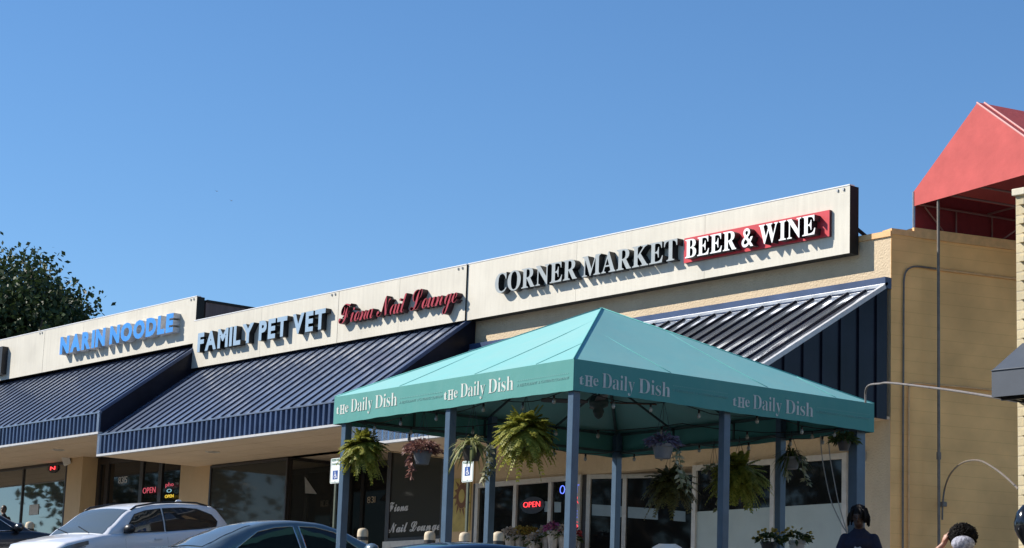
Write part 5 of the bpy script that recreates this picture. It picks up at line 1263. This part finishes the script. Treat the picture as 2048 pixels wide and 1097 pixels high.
    if hair_kind == 'locs':
        for i in range(130):
            d = Vector(rng.normal(size=3)); d.normalize()
            if d.z < -0.05: d.z = -d.z*0.5
            if d.y > 0.35 and d.z < 0.62: continue
            a = hc_+lx*(d.x*.088*k)+fd*((d.y*.10-.012)*k)+hu*((d.z*.112+.032)*k); dn = Vector((0, 0, -1)); out = (lx*d.x+fd*(d.y*0.8-0.15)).normalized() if abs(d.x)+abs(d.y) > .05 else lx
            ln = random.uniform(.09, .16)*k; hm.tube([a-out*0.01, a+out*.022*k+dn*.01, a+out*.036*k+dn*ln*.5, a+out*.034*k+dn*ln], [.014*k, .014*k, .012*k, .007*k], 5)
        vs = MB(); vs.ball((0, 0, 0), 1, 14, 9); base = len(hm.v)
        hm.v += [tuple(hc_+lx*(p[0]*.088*k)+fd*((p[1]*.104-.016)*k)+hu*((p[2]*.112+.040 if p[2] > -.1 else p[2]*.05+.04)*k)) for p in vs.v]; hm.f += [tuple(i+base for i in f_) for f_ in vs.f]; hm.m += vs.m
    elif hair_kind == 'curly':
        for i in range(2600):
            d = Vector(rng.normal(size=3)); d.normalize(); q = random.uniform(.75, 1.0)
            if d.y > 0.5 and d.z < 0.35: continue
            a = hc_+lx*(d.x*.158*q*k)+fd*((d.y*.15*q-.03)*k)+hu*((d.z*.135*q+.055)*k); t1 = Vector(rng.normal(size=3)).normalized()*.011
            hm.tube([a-t1, a+d*.007+t1.cross(d)*0.6, a+t1], .0042*k, 4)
        vs = MB(); vs.ball((0, 0, 0), 1, 16, 10, jit=.05); base = len(hm.v)
        hm.v += [tuple(hc_+lx*(p[0]*.14*k)+fd*((p[1]*.125-.035)*k)+hu*((p[2]*.118+.058)*k)) for p in vs.v]; hm.f += [tuple(i+base for i in f_) for f_ in vs.f]; hm.m += vs.m
    else:
        vs = MB(); vs.ball((0, 0, 0), 1, 16, 10, jit=.04); base = len(hm.v)
        hm.v += [tuple(hc_+lx*(p[0]*.09*k)+fd*((p[1]*.105-.02)*k)+hu*((p[2]*.115+.035 if p[2] > -.2 else p[2]*.16+.04)*k)) for p in vs.v]; hm.f += [tuple(i+base for i in f_) for f_ in vs.f]; hm.m += vs.m
    hm.build('hair', hair, r, smooth=True)
    if extra: extra(r, Q, Hd, k, lx, fx)
    return r
dark_skin = mat('dark_skin', (0.055, 0.027, 0.018), 0.5, var=0.1); mid_skin = mat('brown_skin', (0.34, 0.17, 0.11), 0.5, var=0.08); fair_skin = mat('light_skin', (0.50, 0.32, 0.24), 0.5)
hair_b = mat('black_hair', (0.008, 0.006, 0.005), 0.7, spec=0.2, var=0.3); hair_br = mat('brown_hair', (0.05, 0.028, 0.016), 0.5, var=0.3)
navy_c = mat('navy_tshirt', (0.006, 0.008, 0.026), 0.85, var=0.15, bump=0.3, bscale=30); dark_c = mat('dark_trousers', (0.02, 0.021, 0.025), 0.85, var=0.2); pink_c = mat('pink_top', (0.58, 0.27, 0.26), 0.85, var=0.12, bump=0.3, bscale=30); jean = mat('blue_jeans', (0.05, 0.075, 0.14), 0.85, var=0.2)
def chest_print(r, Q, Hd, k, lx, fx):
    mb = MB(); c = Q(.15, 0.0, 1.22); mb.poly([c+lx*(.045*math.cos(t))+Vector((0, 0, .05*math.sin(t)*(1+.4*math.sin(3*t)))) for t in np.linspace(0, 2*math.pi, 14, endpoint=False)])
    mb.build('shirt_print', mat('grey_print', (0.4, 0.4, 0.42), 0.8), r)
q = atD(1719, 1024, 26.0); gz = ground(q.x, q.y); Hm = (q.z-gz)/0.985*1.0
person((q.x, q.y, gz), (0.55, -0.8), Hm*1.03, 'person with dark locs in a navy t-shirt looking down beside the canopy corner post', dark_skin, navy_c, dark_c, hair_b, nod=0.5,
       arms={1: ((.04, .25, 1.13), (.22, .16, 1.02), (.9, -.4, -.1)), -1: ((.04, .25, 1.13), (.22, .16, 1.0), (.9, -.4, -.1))}, hair_kind='locs', extra=chest_print)
def scarf(r, Q, Hd, k, lx, fx):
    mb = MB(); vs = MB(); vs.ball((0, 0, 0), 1, 18, 10)
    c = Hd(-.15, -.015, -.055)
    mb.v = [tuple(c+lx*(p[0]*.125*k)+fx*(p[1]*.085*k)+Vector((0, 0, p[2]*.085*k))) for p in vs.v]; mb.f = list(vs.f); mb.m = list(vs.m)
    mb.build('scarf', mat('grey_patterned_cloth', (0.16, 0.16, 0.20), 0.85, col2=(0.48, 0.48, 0.55), scale=42, detail=2, bump=0.4, bscale=40), r, smooth=True)
q = atD(1925, 1037, 22.0); gz = ground(q.x, q.y); Hw = (q.z-gz)/1.06
person((q.x, q.y, gz), (-0.55, 0.83), Hw, 'person with a big dark curly hairstyle seen from behind raising a hand to it', mid_skin, pink_c, jean, hair_b, nod=0.25,
       arms={1: ((.03, .44, 1.31), (.02, .185, 1.575), (.05, -.35, .9))}, hair_kind='curly', extra=scarf)
q = onY(9, 1012, 26.3); gz = ground(q.x, q.y)+0.14
person((q.x, q.y, gz), (-0.9, -0.3), (q.z-gz)/1.0, 'person with brown hair passing the leftmost shop window', fair_skin, dark_c, dark_c, hair_br, hair_kind='short')

# ------------------------------------------------------------------ trees
def tree(base, H, R, label, m, nclump, leaf_s, per=46, group=None, zlow=0.25, squash=0.8, shape=None):
    r = thing('tree', base, label, 'tree', group); B = Vector(base); bark = mat('bark', (0.09, 0.065, 0.045), 0.9, var=0.3, bump=0.6, bscale=12)
    mb = MB(); mb.tube([B-Vector((0, 0, .3)), B+Vector((.1, .05, H*.25)), B+Vector((0, 0, H*.55)), B+Vector((.15, 0, H*.85))], [R*.085, R*.065, R*.045, R*.012], 9); C_ = B+Vector((0, 0, H*(1+zlow)/2)); rz = H*(1-zlow)/2
    cl = []
    for i in range(nclump):
        d = Vector(rng.normal(size=3)); d.normalize(); q = random.uniform(.25, 1.0)**.5; n1 = 1+.22*math.sin(3.1*d.x+1.7*d.z*2)+.15*math.sin(5*d.y+2)
        c = C_+Vector((d.x*R*q*n1, d.y*R*q*n1, d.z*rz*q*(1 if d.z > 0 else .9))); cl.append(c)
        if i % 5 == 0: mb.tube([B+Vector((0, 0, H*random.uniform(.3, .6))), B.lerp(c, .6)+Vector((0, 0, H*.12)), c], [R*.03, R*.018, R*.006], 5)
    mb.build('trunk', bark, r, smooth=True)
    cl = np.array([tuple(c) for c in cl]); n = len(cl)*per
    cen = np.repeat(cl, per, 0)+np.clip(rng.normal(size=(n, 3)), -1.7, 1.7)*R*.105*np.array([1, 1, squash])
    t1 = rng.normal(size=(n, 3)); t1 /= np.linalg.norm(t1, axis=1)[:, None]; t2 = rng.normal(size=(n, 3)); t2 -= t1*(t1*t2).sum(1)[:, None]; t2 /= np.linalg.norm(t2, axis=1)[:, None]
    s1 = leaf_s*rng.uniform(.6, 1.3, (n, 1)); s2 = s1*.6
    V = np.stack([cen-t1*s1, cen+t2*s2, cen+t1*s1, cen-t2*s2], 1).reshape(-1, 3)-np.array(tuple(B))
    me = bpy.data.meshes.new('crown'); me.from_pydata(V.tolist(), [], np.arange(4*n).reshape(-1, 4).tolist()); me.materials.append(m)
    o = bpy.data.objects.new('crown', me); COL.objects.link(o); o.parent = r; return r
oak_m = leafmat('dark_tree_leaf', (0.020, 0.036, 0.012), (0.055, 0.085, 0.024), 0.2)
far_m = leafmat('far_tree_leaf', (0.025, 0.05, 0.014), (0.07, 0.11, 0.03), 0.2)
def tree_at(x, ytop, D, R, H, label, m, n, ls, per=46, **kw):
    tp = atD(x, ytop, D); return tree((tp.x, tp.y, tp.z-H), H, R, label, m, n, ls, per, **kw)
tree_at(8, 505, 82, 4.9, 15, 'large dark broadleaf tree rising behind the blue noodle sign at the left edge', oak_m, 760, .115, 95, group='dark trees behind the shops')
tree_at(112, 580, 86, 2.9, 13, 'lower dark tree sloping down behind the noodle sign, right of the tallest one', oak_m, 420, .115, 95, group='dark trees behind the shops')
tl = ['broad green tree across the road reflected in the shop glass', 'tall green tree across the road reflected in the market glass', 'round green tree across the road reflected in the noodle shop glass', 'green tree across the road beyond the parking lot', 'loose green tree at the far end of the lot', 'dense green tree standing behind the parked cars row', 'big green tree straight across the road from the market door', 'wide green tree across the road left of the biggest one', 'green tree across the road right of the biggest one']
for i, (x, y, H, R) in enumerate(((-76, -18, 17, 7), (-86, -8, 20, 8), (-104, -3, 12, 6), (-70, -30, 20, 8), (-122, 2, 11, 6), (-94, -16, 19, 8), (-33, -46, 20, 9), (-47, -40, 18, 8), (-20, -52, 18, 8))):
    tree((x, y, ground(x, y)-.2), H, R, tl[i], far_m, 150, .24, 60, group='trees across the road', zlow=.08)
for i, (x, y) in enumerate(((434, 383), (463, 402))):
    q = atD(x, y, 230); b = thing('bird', q, ['tiny dark bird high in the sky, the upper of two', 'tiny dark bird in the sky, the lower right of two'][i], 'bird')
    mb = MB(); mb.tube([q+Vector((-.12, 0, 0)), q, q+Vector((.14, 0.02, 0.01))], [.01, .035, .008], 6); mb.quad(q+Vector((-.04, 0, 0)), q+Vector((.04, 0, 0)), q+Vector((-.03, .22, .08)), q+Vector((-.07, .2, .08))); mb.quad(q+Vector((-.04, 0, 0)), q+Vector((.04, 0, 0)), q+Vector((-.03, -.22, .08)), q+Vector((-.07, -.2, .08))); mb.build('body', black_pl, b)

# ------------------------------------------------------------------ small fittings
cord_m = mat('pale_cord', (0.30, 0.28, 0.25), 0.7)
for pts, lb in ((((1641, 872), (1643, 905), (1650, 950), (1663, 1005), (1683, 1048), (1694, 1066)), 'left of two thin ropes hanging slack beside the canopy back corner post'), (((1657, 880), (1660, 915), (1668, 960), (1678, 1010), (1690, 1052), (1695, 1068)), 'right of two thin ropes hanging slack beside the canopy back corner post')):
    o = MB().tube(smoothpts([local_plane_back(x, y, 0.3) for x, y in pts]), 0.007, 5).build('rope', cord_m); tag(o, lb, 'rope', 'thin ropes beside the canopy post')
q0, q1 = onY(1726.5, 922, YW), onY(1733, 904, YW)
mb = MB(); mb.box(q0.x, q1.x, YW-0.09, YW-0.002, q0.z, q1.z); o = mb.build('electrical_box', galv, bevel=0.008); tag(o, 'small grey electrical box on the tan wall right of the canopy corner post', 'electrical box')
for (x, y, k), lb in (((425, 904, 2), 'round recessed light in the soffit above the dark grey pet vet window'), ((116, 900, 1), 'round recessed light in the soffit above the noodle shop window')):
    d = ray(x, y); q = Vector(d*((SF[k]-0.004)/d[2])); r = thing('recessed_light', q, lb, 'light', 'recessed soffit lights')
    mb = MB(); mb.lathe([(0.17, 0.004), (0.17, -0.012), (0.13, -0.012), (0.13, 0.0)], q, 24); mb.build('trim_ring', mat('pale_trim', (0.55, 0.50, 0.42), 0.5), r)
    mb = MB(); mb.lathe([(0.128, 0.0), (0.1, -0.006), (0.01, -0.008)], q, 20); mb.build('lens', mat('dull_lens', (0.30, 0.27, 0.23), 0.3), r)
